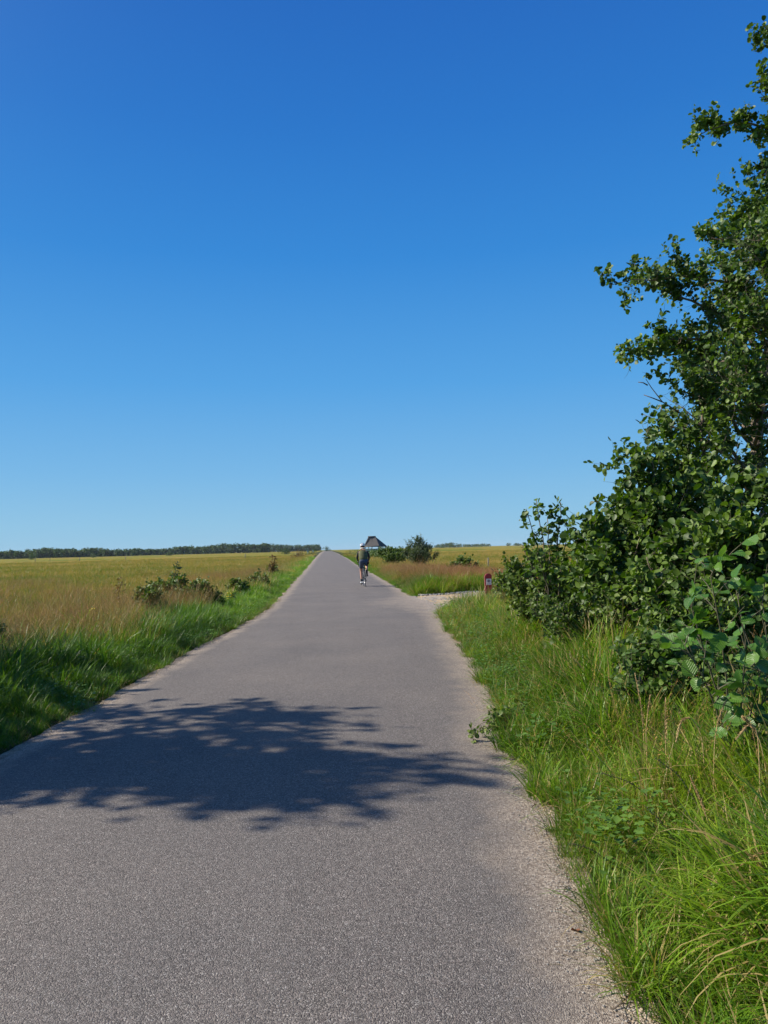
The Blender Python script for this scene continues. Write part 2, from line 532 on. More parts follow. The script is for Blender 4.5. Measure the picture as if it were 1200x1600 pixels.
MAT['ground'] = ground_mat()
MAT['asphalt'] = asphalt_mat()
MAT['gravel'] = gravel_mat('pale_gravel', (1.05, 0.97, 0.86), 0.9)
MAT['shoulder'] = gravel_mat('sandy_shoulder', (0.85, 0.76, 0.66), 0.25, 110.0)
MAT['stone'] = simple('pale_pebbles', (0.36, 0.33, 0.29), 0.85, var=0.5, scale=3)

# ------------------------------------------------------------------ terrain
RE = np.array([(0.62, -3), (0.82, 0), (0.99, 2.56), (1.03, 3.06), (1.07, 3.5), (1.18, 4.28), (1.28, 5.22), (1.41, 6.24), (1.57, 7.46), (1.75, 8.63), (1.90, 10.27),
               (2.05, 12.29), (2.33, 15.93), (2.6, 19.1), (2.66, 25.2), (2.74, 31.2), (2.75, 37.6), (2.85, 51), (2.95, 73.5), (3.45, 130), (3.9, 259), (4.5, 900)])
LE = np.array([(-3.3, -3), (-2.95, 2), (-2.6, 6.33), (-2.53, 6.92), (-2.48, 7.6), (-2.45, 8.4), (-2.37, 9.3), (-2.3, 10.7), (-2.2, 12.6), (-2.0, 14.85), (-1.74, 18.4),
               (-1.61, 20.5), (-1.58, 23.2), (-1.58, 30.1), (-1.71, 43.2), (-1.85, 68.6), (-2.5, 154), (-4.0, 400), (-5.4, 900)])
def right_edge(y): return np.interp(y, RE[:, 1], RE[:, 0])
def left_edge(y): return np.interp(y, LE[:, 1], LE[:, 0])

def wob(y, seed, f=1.0):
    y = np.asarray(y, float)
    return (np.sin(y * 1.9 * f + seed) * .4 + np.sin(y * 4.3 * f + seed * 2.1) * .3 + np.sin(y * 9.7 * f + seed * 3.3) * .18 + np.sin(y * 23.1 * f + seed) * .12)

DR = [(2.3, 18.4), (2.6, 25.2), (3.6, 25.9), (4.6, 26.4), (6.0, 27.4), (8.5, 30), (9.5, 27.5), (6.8, 24.2), (5.0, 22.3), (3.7, 20.2)]   # driveway mouth
def in_poly(x, y, P):
    x = np.asarray(x, float); y = np.asarray(y, float)
    r = np.zeros(x.shape, bool)
    n = len(P)
    for i in range(n):
        x1, y1 = P[i]; x2, y2 = P[(i + 1) % n]
        c = ((y1 > y) != (y2 > y)) & (x < (x2 - x1) * (y - y1) / (y2 - y1 + 1e-9) + x1)
        r ^= c
    return r

def ground_z(x, y):
    x = np.asarray(x, float); y = np.asarray(y, float)
    le, re = left_edge(y), right_edge(y)
    z = -0.03 + 0 * x
    dl = le - x
    dr = x - re
    z = z + 0.05 * smooth(0.1, 0.8, dl) - 0.42 * smooth(1.8, 6.0, dl)
    bank = smooth(0.15, 1.3, dr) * 0.16 * (1 - smooth(15, 18, y)) - 0.35 * smooth(2.5, 7, dr)
    # the cut bank behind the driveway
    bank2 = 0.28 * smooth(25.9, 26.9, y - 0.25 * (x - 2.6)) * smooth(0.2, 1.0, dr) * (1 - smooth(30, 45, y)) * (1 - smooth(5.5, 8.5, x))
    z = z + bank + bank2
    z = z + 0.03 * np.sin(x * 1.7 + y * 0.6) * np.sin(y * 1.1 - x) * smooth(0.3, 1.5, np.maximum(dl, dr))
    far = smooth(60, 300, np.hypot(x, y))
    return z * (1 - far) + (-0.3) * far * (smooth(0.5, 8, np.maximum(dl, dr))) + (-0.03) * far * (1 - smooth(0.5, 8, np.maximum(dl, dr)))

def grid_axis(parts):
    out = []
    for a, b, s in parts:
        out += list(np.arange(a, b, s))
    return np.array(out + [parts[-1][1]])
gx = grid_axis([(-4000, -1000, 1000), (-1000, -100, 150), (-100, -20, 10), (-20, -8, 1.5), (-8, 10, 0.3), (10, 24, 1.5), (24, 100, 10), (100, 1000, 150), (1000, 4000, 1000)])
gy = grid_axis([(-60, -6, 6), (-6, 40, 0.3), (40, 80, 1.5), (80, 200, 8), (200, 1000, 80), (1000, 5000, 1000)])
GX, GY = np.meshgrid(gx, gy)
GZ = ground_z(GX, GY)
nx, ny = len(gx), len(gy)
idx = np.arange(nx * ny).reshape(ny, nx)
F4 = np.stack([idx[:-1, :-1], idx[:-1, 1:], idx[1:, 1:], idx[1:, :-1]], -1).reshape(-1, 4)
dl = left_edge(GY) - GX; drr = GX - right_edge(GY)
near = 1 - smooth(2.2, 5.0, np.maximum(dl, drr))
near = np.maximum(near, (1 - smooth(12, 20, GY)) * smooth(0, 2, drr) * (1 - smooth(8, 12, drr)))
me = mesh_np('ground', np.stack([GX, GY, GZ], -1).reshape(-1, 3), F4, True, {'near': near})
tag(link('ground', me, None, MAT['ground']), 'flat rust and yellow green meadow ground stretching to the horizon', kind='structure')

# gravel shoulder sheet (below the asphalt), asphalt road sheet
def strip(name, ys, L, Rr, ncols, zf, mat, edge_w=None):
    V, E = [], []
    for y, l, r in zip(ys, L, Rr):
        w = r - l
        # columns crowd near the edges
        for k in range(ncols):
            t = k / (ncols - 1)
            t = t + 0.12 * math.sin(2 * math.pi * t) * -1
            x = l + w * t
            V.append((x, y, zf(x, y, l, r)))
            if edge_w:
                d_r, d_l = r - x, x - l
                E.append(max(1 - d_r / edge_w[1](y), 1 - d_l / edge_w[0](y), 0))
            else: E.append(0)
    n = len(ys)
    idx = np.arange(n * ncols).reshape(n, ncols)
    F = np.stack([idx[:-1, :-1], idx[:-1, 1:], idx[1:, 1:], idx[1:, :-1]], -1).reshape(-1, 4)
    me = mesh_np(name, V, F, True, {'edge': E})
    return link(name, me, None, mat)

ys = np.concatenate([np.arange(-3, 45, 0.08), np.arange(45, 120, 0.5), np.arange(120, 900, 10), [900]])
def amp(y): return np.clip(0.05 + y * 0.0016, 0, 0.16)
rw = wob(ys, 1.3, .8) * amp(ys) * 0.5; lw = wob(ys, 4.1) * amp(ys) * 0.8
# driveway mouth: asphalt bulges out and breaks up
bulge = 0.35 * np.exp(-((ys - 21.5) / 2.6) ** 2)
strip('gravel_shoulder', ys, left_edge(ys) - 0.13 + lw + wob(ys, 8, .6) * .03, right_edge(ys) + 0.13 + rw + bulge + wob(ys, 9, .6) * .03, 61,
      lambda x, y, l, r: -0.001 - 0.03 * (1 if (x <= l + .001 or x >= r - .001) else 0), MAT['shoulder'])
tag(bpy.data.objects['gravel_shoulder'], 'pale sandy gravel fringe along both edges of the asphalt', kind='structure')
road = strip('road', ys, left_edge(ys) + lw, right_edge(ys) + 0.0 + rw + bulge, 41,
      lambda x, y, l, r: 0.002 + 0.035 * (1 - ((x - (l + r) / 2) / ((r - l) / 2)) ** 2), MAT['asphalt'],
      (lambda y: 0.32 + 0.006 * y, lambda y: 0.72 + 2.6 * math.exp(-((y - 22.0) / 2.6) ** 2)))
tag(road, 'straight grey asphalt path running to the horizon', kind='structure')

# driveway of pale gravel
P = [Vector((x, y, 0)) for x, y in DR]
cx, cy = 4.6, 24.0
rings = []
NP = 90
Pc = []
for i in range(NP):
    t = i / NP * len(P); k = int(t); f = t - k
    a, b = P[k % len(P)], P[(k + 1) % len(P)]
    q = a.lerp(b, f)
    d = (q - Vector((cx, cy, 0)))
    s = 1 + 0.05 * math.sin(i * 1.7) + 0.03 * math.sin(i * 4.1)
    Pc.append(Vector((cx, cy, 0)) + d * s)
V, Fc = [], []
for j in range(13):
    for q in Pc:
        w = Vector((cx, cy, 0)).lerp(q, j / 12)
        z = float(ground_z(w.x, w.y)) + 0.028 + 0.02 * math.sin(w.x * 3) * math.sin(w.y * 2.7) - (0.07 if j == 12 else 0)
        if w.x < float(right_edge(w.y)) + 0.3: z = min(z, -0.002)
        V.append((w.x, w.y, z))
for j in range(12):
    for i in range(NP):
        Fc.append((j * NP + i, j * NP + (i + 1) % NP, (j + 1) * NP + (i + 1) % NP, (j + 1) * NP + i))
me = mesh_np('driveway', V, np.array(Fc), True)
tag(link('driveway', me, None, MAT['gravel']), 'pale gravel track opening off the right side of the path', kind='structure')

# ------------------------------------------------------------------ scatter machinery
def scatter(name, pts, scl, rotz, tilt, protos, idxs, label):
    col = bpy.data.collections.new(name + '_sources')
    for i, p in enumerate(protos):
        if p.name not in col.objects: col.objects.link(p)
    n = len(pts)
    me = bpy.data.meshes.new(name)
    me.vertices.add(n)
    me.vertices.foreach_set('co', np.asarray(pts, np.float32).ravel())
    for an, typ, arr in (('scl', 'FLOAT', scl), ('idx', 'INT', idxs)):
        a = me.attributes.new(an, typ, 'POINT')
        a.data.foreach_set('value', np.asarray(arr, np.float32 if typ == 'FLOAT' else np.int32))
    a = me.attributes.new('rot', 'FLOAT_VECTOR', 'POINT')
    rv = np.stack([tilt[:, 0], tilt[:, 1], rotz], -1).astype(np.float32)
    a.data.foreach_set('vector', rv.ravel())
    o = link(name, me)
    ng = bpy.data.node_groups.new(name + '_nodes', 'GeometryNodeTree')
    ng.interface.new_socket('Geometry', in_out='INPUT', socket_type='NodeSocketGeometry')
    ng.interface.new_socket('Geometry', in_out='OUTPUT', socket_type='NodeSocketGeometry')
    gi = ng.nodes.new('NodeGroupInput'); go = ng.nodes.new('NodeGroupOutput')
    ip = ng.nodes.new('GeometryNodeInstanceOnPoints')
    ci = ng.nodes.new('GeometryNodeCollectionInfo')
    ci.inputs['Collection'].default_value = col
    ci.inputs['Separate Children'].default_value = True
    ci.inputs['Reset Children'].default_value = True
    def na(nm, typ):
        a = ng.nodes.new('GeometryNodeInputNamedAttribute'); a.data_type = typ
        a.inputs['Name'].default_value = nm
        return a.outputs[0]
    ip.inputs['Pick Instance'].default_value = True
    L = ng.links.new
    L(gi.outputs[0], ip.inputs['Points']); L(ci.outputs[0], ip.inputs['Instance'])
    L(na('idx', 'INT'), ip.inputs['Instance Index']); L(na('scl', 'FLOAT'), ip.inputs['Scale'])
    e2r = ng.nodes.new('FunctionNodeEulerToRotation')
    L(na('rot', 'FLOAT_VECTOR'), e2r.inputs[0]); L(e2r.outputs[0], ip.inputs['Rotation'])
    L(ip.outputs[0], go.inputs[0])
    md = o.modifiers.new('scatter', 'NODES'); md.node_group = ng
    tag(o, label, kind='stuff')
    return o

def tuft(name, n, spread, length, width, lean, curve, segs, mat, seeds=0.0, stiff_dir=None, seedmat=None, seedsize=1.0):
    """a tuft of curved blades, optional panicles; returns unlinked object"""
    V, F, T, Hh, mi = [], [], [], [], []
    for b in range(n):
        rr = spread * math.sqrt(random.random()); a = random.uniform(0, 2 * math.pi)
        base = Vector((rr * math.cos(a), rr * math.sin(a), -0.02))
        la = random.uniform(0, 2 * math.pi) if random.random() < 0.45 else a + random.uniform(-.7, .7)
        d = Vector((math.cos(la), math.sin(la), 0))
        L = length * random.uniform(0.55, 1.12)
        ln = abs(random.gauss(lean, lean * 0.5))
        cv = curve * random.uniform(0.3, 1.7)
        w = width * random.uniform(0.6, 1.3)
        side = Vector((-d.y, d.x, 0))
        tw = random.uniform(-.6, .6)
        side = (side * math.cos(tw) + d * math.sin(tw))
        t = random.random()
        pts = []
        p = base.copy(); ang = ln
        for k in range(segs + 1):
            pts.append(p.copy())
            p = p + (d * math.sin(ang) + Vector((0, 0, 1)) * math.cos(ang)) * (L / segs)
            ang += cv / segs
            ang = min(ang, 2.7)
        has_seed = random.random() < seeds
        b0 = len(V)
        for k, q in enumerate(pts):
            f = k / segs
            ww = w * (1 - f ** 2.2) * 0.5 if not has_seed else w * 0.2
            if k == segs and not has_seed:
                V.append(q); T.append(t); Hh.append(f)
            else:
                V.append(q - side * ww); V.append(q + side * ww); T += [t, t]; Hh += [f, f]
        nb = len(V) - b0
        for k in range(segs):
            i = b0 + 2 * k
            if k == segs - 1 and not has_seed:
                F.append((i, i + 1, i + 2)); mi.append(0)
            else:
                F.append((i, i + 1, i + 3, i + 2)); mi.append(0)
        if has_seed:
            tip, prev = pts[-1], pts[-2]
            ax = (tip - prev).normalized()
            hl = L * 0.30
            for q in range(16 if seedsize < 1 else 9):
                f = q / (15 if seedsize < 1 else 8)
                c = tip - ax * hl * (1 - f) * 0.6 + ax * hl * .3 * f
                aa = random.uniform(0, 2 * math.pi)
                o = Vector((math.cos(aa), math.sin(aa), random.uniform(-.1, .6))).normalized()
                l2 = L * 0.04 * (1.2 - f) * seedsize
                s2 = ax.cross(o).normalized() * L * 0.005 * seedsize
                b1 = len(V)
                V += [c - s2, c + s2, c + o * l2 + ax * l2 * 1.2]
                T += [t] * 3; Hh += [1] * 3
                F.append((b1, b1 + 1, b1 + 2)); mi.append(1)
    me = bpy.data.meshes.new(name)
    me.from_pydata([tuple(v) for v in V], [], F)
    for an, arr in (('tint', T), ('h', Hh)):
        a = me.attributes.new(an, 'FLOAT', 'POINT')
        a.data.foreach_set('value', np.array(arr, np.float32))
    me.materials.append(mat); me.materials.append(seedmat or MAT['seedy'])
    me.polygons.foreach_set('material_index', np.array(mi, np.int32))
    me.polygons.foreach_set('use_smooth', [True] * len(F))
    me.update()
    return bpy.data.objects.new(name, me)

def sample(n, xr, yr, rej):
    out = np.zeros((0, 2))
    while len(out) < n:
        m = n * 2
        x = rng.uniform(*xr, m); y = rng.uniform(*yr, m)
        k = rej(x, y)
        out = np.concatenate([out, np.stack([x, y], -1)[k]])
        if k.sum() == 0: break
    return out[:n]

def place(name, xy, smin, smax, protos, label, tiltamt=0.12, sfun=None, lift=0.0, lean=(0, 0)):
    n = len(xy)
    z = ground_z(xy[:, 0], xy[:, 1]) + lift
    pts = np.concatenate([xy, z[:, None]], 1)
    s = rng.uniform(smin, smax, n)
    if sfun is not None: s = s * sfun(xy[:, 0], xy[:, 1])
    t = rng.normal(0, tiltamt, (n, 2)) + np.array(lean)
    return scatter(name, pts, s, rng.uniform(0, 2 * math.pi, n), t, protos, rng.integers(0, len(protos), n), label)

# ------------------------------------------------------------------ grasses
short = [tuft('short_tuft', 60, 0.11, 0.20, 0.0065, 0.35, 1.0, 3, MAT['verge']) for _ in range(5)]
mid = [tuft('verge_tuft', 55, 0.12, 0.34, 0.007, 0.30, 1.1, 4, MAT['verge']) for _ in range(5)]
tall = [tuft('tall_tuft', 46, 0.12, L_, 0.0125, 0.30, c_, 6, MAT['tall']) for L_, c_ in ((.55, 1.3), (.62, 1.6), (.5, 1.1), (.7, 1.8), (.48, 1.4), (.58, 1.0))]
stems = [tuft('stem_tuft', 26, 0.16, 0.78, 0.004, 0.2, 0.45, 5, MAT['drystem'], seeds=0.75, seedsize=0.38) for _ in range(4)]
rusty = [tuft('rust_tuft', 60, 0.24, 0.52, 0.006, 0.22, 0.6, 3, MAT['rustgrass'], seeds=0.5, seedmat=MAT['rustseed']) for _ in range(4)]
dark_tuft = [tuft('dark_tuft', 40, 0.12, 0.5, 0.011, 0.3, 1.2, 5, MAT['darkgrass']) for _ in range(3)]
meadow = [tuft('meadow_tuft', 60, 0.22, 0.50, 0.006, 0.22, 0.7, 3, MAT['meadow'], seeds=0.3, seedsize=0.7) for _ in range(5)]
meadow_far = [tuft('wide_meadow_tuft', 90, 0.6, 0.42, 0.014, 0.25, 0.7, 2, MAT['meadow'], seeds=0.3) for _ in range(4)]
verge_far = [tuft('wide_verge_tuft', 90, 0.4, 0.26, 0.013, 0.35, 0.9, 2, MAT['verge']) for _ in range(4)]

def lw_at(y): return left_edge(y) - 0.12
def rw_at(y): return right_edge(y) + 0.12
def edge_noise(y, s): return 0.035 * np.sin(y * 2.3 + s) + 0.035 * np.sin(y * 6.1 + s * 2) + .03 * np.sin(y * 17 + s)
def lv_outer(x, y): return 2.1 + 0.5 * np.sin(y * .35) + 0.3 * np.sin(y * 1.1 + x) - 0.5 * smooth(20, 45, y)      # width of the left verge
def in_left_verge(x, y):
    d = lw_at(y) - x + edge_noise(y, 1.0)
    return (d > 0.02) & (d < lv_outer(x, y) + rng.uniform(-.3, .5, x.shape))
def not_drive(x, y, grow=0):
    return ~in_poly(x, y, DR)
def rv_outer(x, y): return 3.2 + 0.4 * np.sin(y * .5) - 2.0 * smooth(22.5, 27, y)
def in_right_verge(x, y):
    d = x - rw_at(y) - edge_noise(y, 3.0)
    return (d > -0.06) & (d < rv_outer(x, y) + rng.uniform(-.4, .6, x.shape)) & not_drive(x, y)
def in_meadow_l(x, y):
    d = lw_at(y) - x
    return (d > lv_outer(x, y) - 0.3)
def in_meadow_r(x, y):
    d = x - rw_at(y)
    return (d > rv_outer(x, y) - 0.3) & not_drive(x, y)

def clump(x, y): return 0.75 + 0.5 * (0.5 + 0.5 * np.sin(x * 3.1 + np.sin(y * 2.3) * 2) * np.sin(y * 2.7 + x))

# left verge
a = sample(5200, (-6.5, -1.6), (1.5, 18), lambda x, y: in_left_verge(x, y))
b = sample(5200, (-6.0, -1.4), (16, 45), lambda x, y: in_left_verge(x, y))
c = sample(3600, (-7, -1.4), (40, 170), lambda x, y: in_left_verge(x, y) & (rng.random(x.shape) < 40 / y))
def gl(x, y): return (0.45 + 0.7 * smooth(0.0, 1.0, lw_at(y) - x)) * clump(x, y)
place('verge_grass', a, 0.8, 1.25, mid * 2 + short + dark_tuft[:2], 'bright green short grass along the left edge of the asphalt', sfun=gl)
place('verge_grass', b, 0.75, 1.15, mid + short, 'green grass strip narrowing along the left edge toward the horizon', sfun=gl)
place('verge_grass', c, 0.7, 1.1, verge_far, 'distant green grass strip beside the left edge', sfun=gl)
# right verge
def gr(x, y): return (0.62 + 0.5 * smooth(0.0, 0.9, x - rw_at(y))) * (0.85 + 0.3 * np.sin(x * 2.2 + y * 1.3) * np.sin(y * 2.9))
a = sample(6400, (0.9, 6.5), (0.8, 9.5), lambda x, y: in_right_verge(x, y))
b = sample(3400, (1.4, 7.5), (9, 21), lambda x, y: in_right_verge(x, y))
place('tall_grass', a, 0.6, 1.2, tall * 2 + dark_tuft, 'long arching green grass spilling over the right edge', 0.16, sfun=gr)
def far_from_edge(x, y): return in_right_verge(x, y) & (rng.random(x.shape) < 0.12 + 0.88 * smooth(0.9, 2.2, x - rw_at(y)) * (0.3 + 0.7 * (np.sin(x * 1.9 + y * .8) * np.sin(y * 1.3) > -.2)))
a = sample(420, (1.2, 7), (1.5, 16), far_from_edge)
place('seeding_grass', a, 0.55, 1.0, stems, 'thin brown seeding grass stems standing through the green grass', 0.14)
place('verge_grass', b, 0.8, 1.25, mid + tall[:2], 'green grass bank between the path and the bushes', 0.14, sfun=gr)
c = sample(3600, (2.5, 8), (24, 50), lambda x, y: in_right_verge(x, y))
place('verge_grass', c, 0.7, 1.1, mid + short + stems[:1], 'bright green grass on the right beyond the gravel track', sfun=lambda x, y: gr(x, y) * 1.05)
c = sample(2600, (2.5, 8), (50, 200), lambda x, y: in_right_verge(x, y) & (rng.random(x.shape) < 50 / y))
place('verge_grass', c, 0.75, 1.1, verge_far, 'distant green grass strip beside the right edge', sfun=gr)
# thick overhanging grass on the cut bank behind the driveway
q = rng.random(420)
bx = 2.95 + q * 2.9; by = 26.0 + 0.25 * (bx - 2.6) + rng.normal(0, .25, 420) + 0.25
place('bank_grass', np.stack([bx, by], -1), 0.8, 1.15, tall, 'long grass hanging over the cut bank behind the gravel', 0.1)
a = sample(420, (-5.2, -3.0), (17, 22.5), lambda x, y: lw_at(y) - x > 1.3)
place('weedy_strip', a, 0.7, 1.1, stems + tall[:2], 'mixed dry and green grass growing through the bramble thicket', .12)
def polar(n, d0, d1, a0, a1, rej, p=1.0):
    out = np.zeros((0, 2))
    while len(out) < n:
        d = np.exp(rng.uniform(math.log(d0), math.log(d1), n * 2)) if p == 2 else rng.uniform(d0, d1, n * 2)
        a = rng.uniform(R(a0), R(a1), n * 2)
        x, y = np.sin(a) * d, np.cos(a) * d
        k = rej(x, y)
        out = np.concatenate([out, np.stack([x, y], -1)[k]])
    return out[:n]
litter = [tuft('litter_tuft', 30, 0.14, 0.3, 0.006, 1.25, 0.5, 3, MAT['straw']) for _ in range(4)]
def strip_r(x, y): d = x - rw_at(y) - edge_noise(y, 3.0); return (d > -.05) & (d < .35)
a = sample(420, (1.0, 3.2), (1.2, 18), strip_r)
place('dead_grass', a, 0.5, 1.0, litter, 'matted dead grass at the foot of the right verge', .1)
def strip_l(x, y): d = lw_at(y) - x + edge_noise(y, 1.0); return (d > -.02) & (d < .25)
a = sample(300, (-4, -1.4), (4, 26), strip_l)
place('dead_grass', a, 0.5, 0.9, litter, 'matted dead grass at the foot of the left verge', .1)
a = polar(260, 12, 75, -40, -4, lambda x, y: in_meadow_l(x, y))
place('meadow_tussocks', a, 1.0, 1.7, dark_tuft + tall[:2], 'darker green tussocks scattered over the left meadow', .15)
a = polar(1100, 9, 60, -40, -4, lambda x, y: in_meadow_l(x, y) & (np.sin(x * .5 + y * .23) + .6 * np.sin(x * .9 - y * .4) > 0.1))
place('meadow_stalks', a, 1.0, 1.35, stems[:2] + rusty[:3], 'brown stalks standing above the left meadow', .12)
# leafy weeds and taller stalks mixed into both verges
weed_leaf = []
for k in range(4):
    Vw, Fw, Tw = [], [], []
    for q in range(22):
        a_ = random.uniform(0, 6.283); rr_ = .11 * math.sqrt(random.random()); z_ = random.uniform(.03, .20)
        c_ = Vector((rr_ * math.cos(a_), rr_ * math.sin(a_), z_)); s_ = random.uniform(.022, .045)
        d_ = Vector((math.cos(a_), math.sin(a_), random.uniform(-.2, .5))).normalized(); w_ = d_.cross(Vector((0, 0, 1))).normalized() * s_ * .42
        b_ = len(Vw); up_ = Vector((0, 0, s_ * .12))
        Vw += [c_, c_ + d_ * s_ * .45 - w_ + up_, c_ + d_ * s_, c_ + d_ * s_ * .45 + w_ + up_]; Tw += [random.random()] * 4
        Fw += [(b_, b_ + 1, b_ + 2), (b_, b_ + 2, b_ + 3)]
    mw = mesh_np('weed_clump', [tuple(v) for v in Vw], np.array(Fw), False, {'tint': Tw}); mw.materials.append(MAT['weedleaf'])
    weed_leaf.append(bpy.data.objects.new('weed_clump', mw))
patch = lambda x, y: np.sin(x * 1.7 + y * .9) * np.sin(y * 1.3 - x * .6) > -0.15
a = sample(900, (-6, -1.5), (4, 30), lambda x, y: in_left_verge(x, y) & patch(x, y))
place('ground_cover', a, 0.7, 1.3, weed_leaf, 'broad leaved weeds low in the left verge grass', .1)
a = sample(700, (1.2, 6.5), (3.5, 19), lambda x, y: in_right_verge(x, y) & patch(x, y))
place('ground_cover', a, 0.7, 1.4, weed_leaf, 'broad leaved weeds low in the right verge grass', .1, lift=.12)
a = sample(1500, (-6.5, -2.5), (7, 60), lambda x, y: (np.abs((lw_at(y) - x) - lv_outer(x, y)) < 0.75) & (rng.random(x.shape) < 14 / (y + 6)))
place('weedy_strip', a, 0.7, 1.25, tall[:3] + dark_tuft + stems[:2], 'ragged strip of taller weeds and grass between left verge and meadow', .12)
# meadow
a = polar(13000, 4, 26, -125, 0, in_meadow_l)
place('meadow_grass', a, 0.8, 1.35, meadow, 'dry orange and green meadow grass left of the verge', 0.15)
a = polar(12500, 22, 80, -60, 0, in_meadow_l)
place('meadow_grass', a, 0.8, 1.25, meadow_far, 'orange tinted meadow grass in the middle of the left field', 0.12)
a = polar(10500, 70, 260, -42, 0, in_meadow_l)
place('meadow_grass', a, 1.0, 1.6, meadow_far, 'far orange meadow grass below the wood', 0.12)
a = polar(5200, 16, 52, 3, 40, in_meadow_r)
place('meadow_grass', a, 0.9, 1.35, rusty, 'rust coloured grass around the red marker post', 0.15)
a = polar(7000, 36, 110, 1, 34, in_meadow_r)
place('meadow_grass', a, 0.8, 1.25, meadow_far, 'rust and green meadow grass right of the path', 0.12)
a = polar(6000, 100, 260, 0, 34, in_meadow_r)
place('meadow_grass', a, 1.0, 1.6, meadow_far, 'far meadow grass on the right below the horizon', 0.12)

# ------------------------------------------------------------------ woody plants
LEAF_T = np.array([(0, 0, 0), (-.30, .22, .07), (-.43, .62, .09), (-.2, .93, .03), (0, 1.0, -.02), (.2, .93, .03), (.43, .62, .09), (.30, .22, .07), (0, .5, -.04)], float)
LEAF_F = np.array([(8, 0, 1), (8, 1, 2), (8, 2, 3), (8, 3, 4), (8, 4, 5), (8, 5, 6), (8, 6, 7), (8, 7, 0)])
NARROW_T = LEAF_T * np.array([0.45, 1, .6])
TRI_T = np.array([(0, 0, 0), (-.4, .5, .08), (0, 1, 0), (.4, .5, .08)], float)
TRI_F = np.array([(0, 1, 2), (0, 2, 3)])

def leaves_mesh(name, pos, d, n, size, T=LEAF_T, Fc=LEAF_F, tint=None):
    pos = np.asarray(pos, float); d = np.asarray(d, float); n = np.asarray(n, float); size = np.asarray(size, float)
    d /= np.linalg.norm(d, axis=1, keepdims=True) + 1e-9
    s = np.cross(d, n); s /= np.linalg.norm(s, axis=1, keepdims=True) + 1e-9
    nn = np.cross(s, d)
    k = len(T)
    V = pos[:, None, :] + size[:, None, None] * (T[None, :, 0:1] * s[:, None, :] + T[None, :, 1:2] * d[:, None, :] + T[None, :, 2:3] * nn[:, None, :])
    F = (np.arange(len(pos)) * k)[:, None, None] + Fc[None]
    t = rng.random(len(pos)) if tint is None else tint
    return mesh_np(name, V.reshape(-1, 3), F.reshape(-1, Fc.shape[1]), False, {'tint': np.repeat(t, k)})

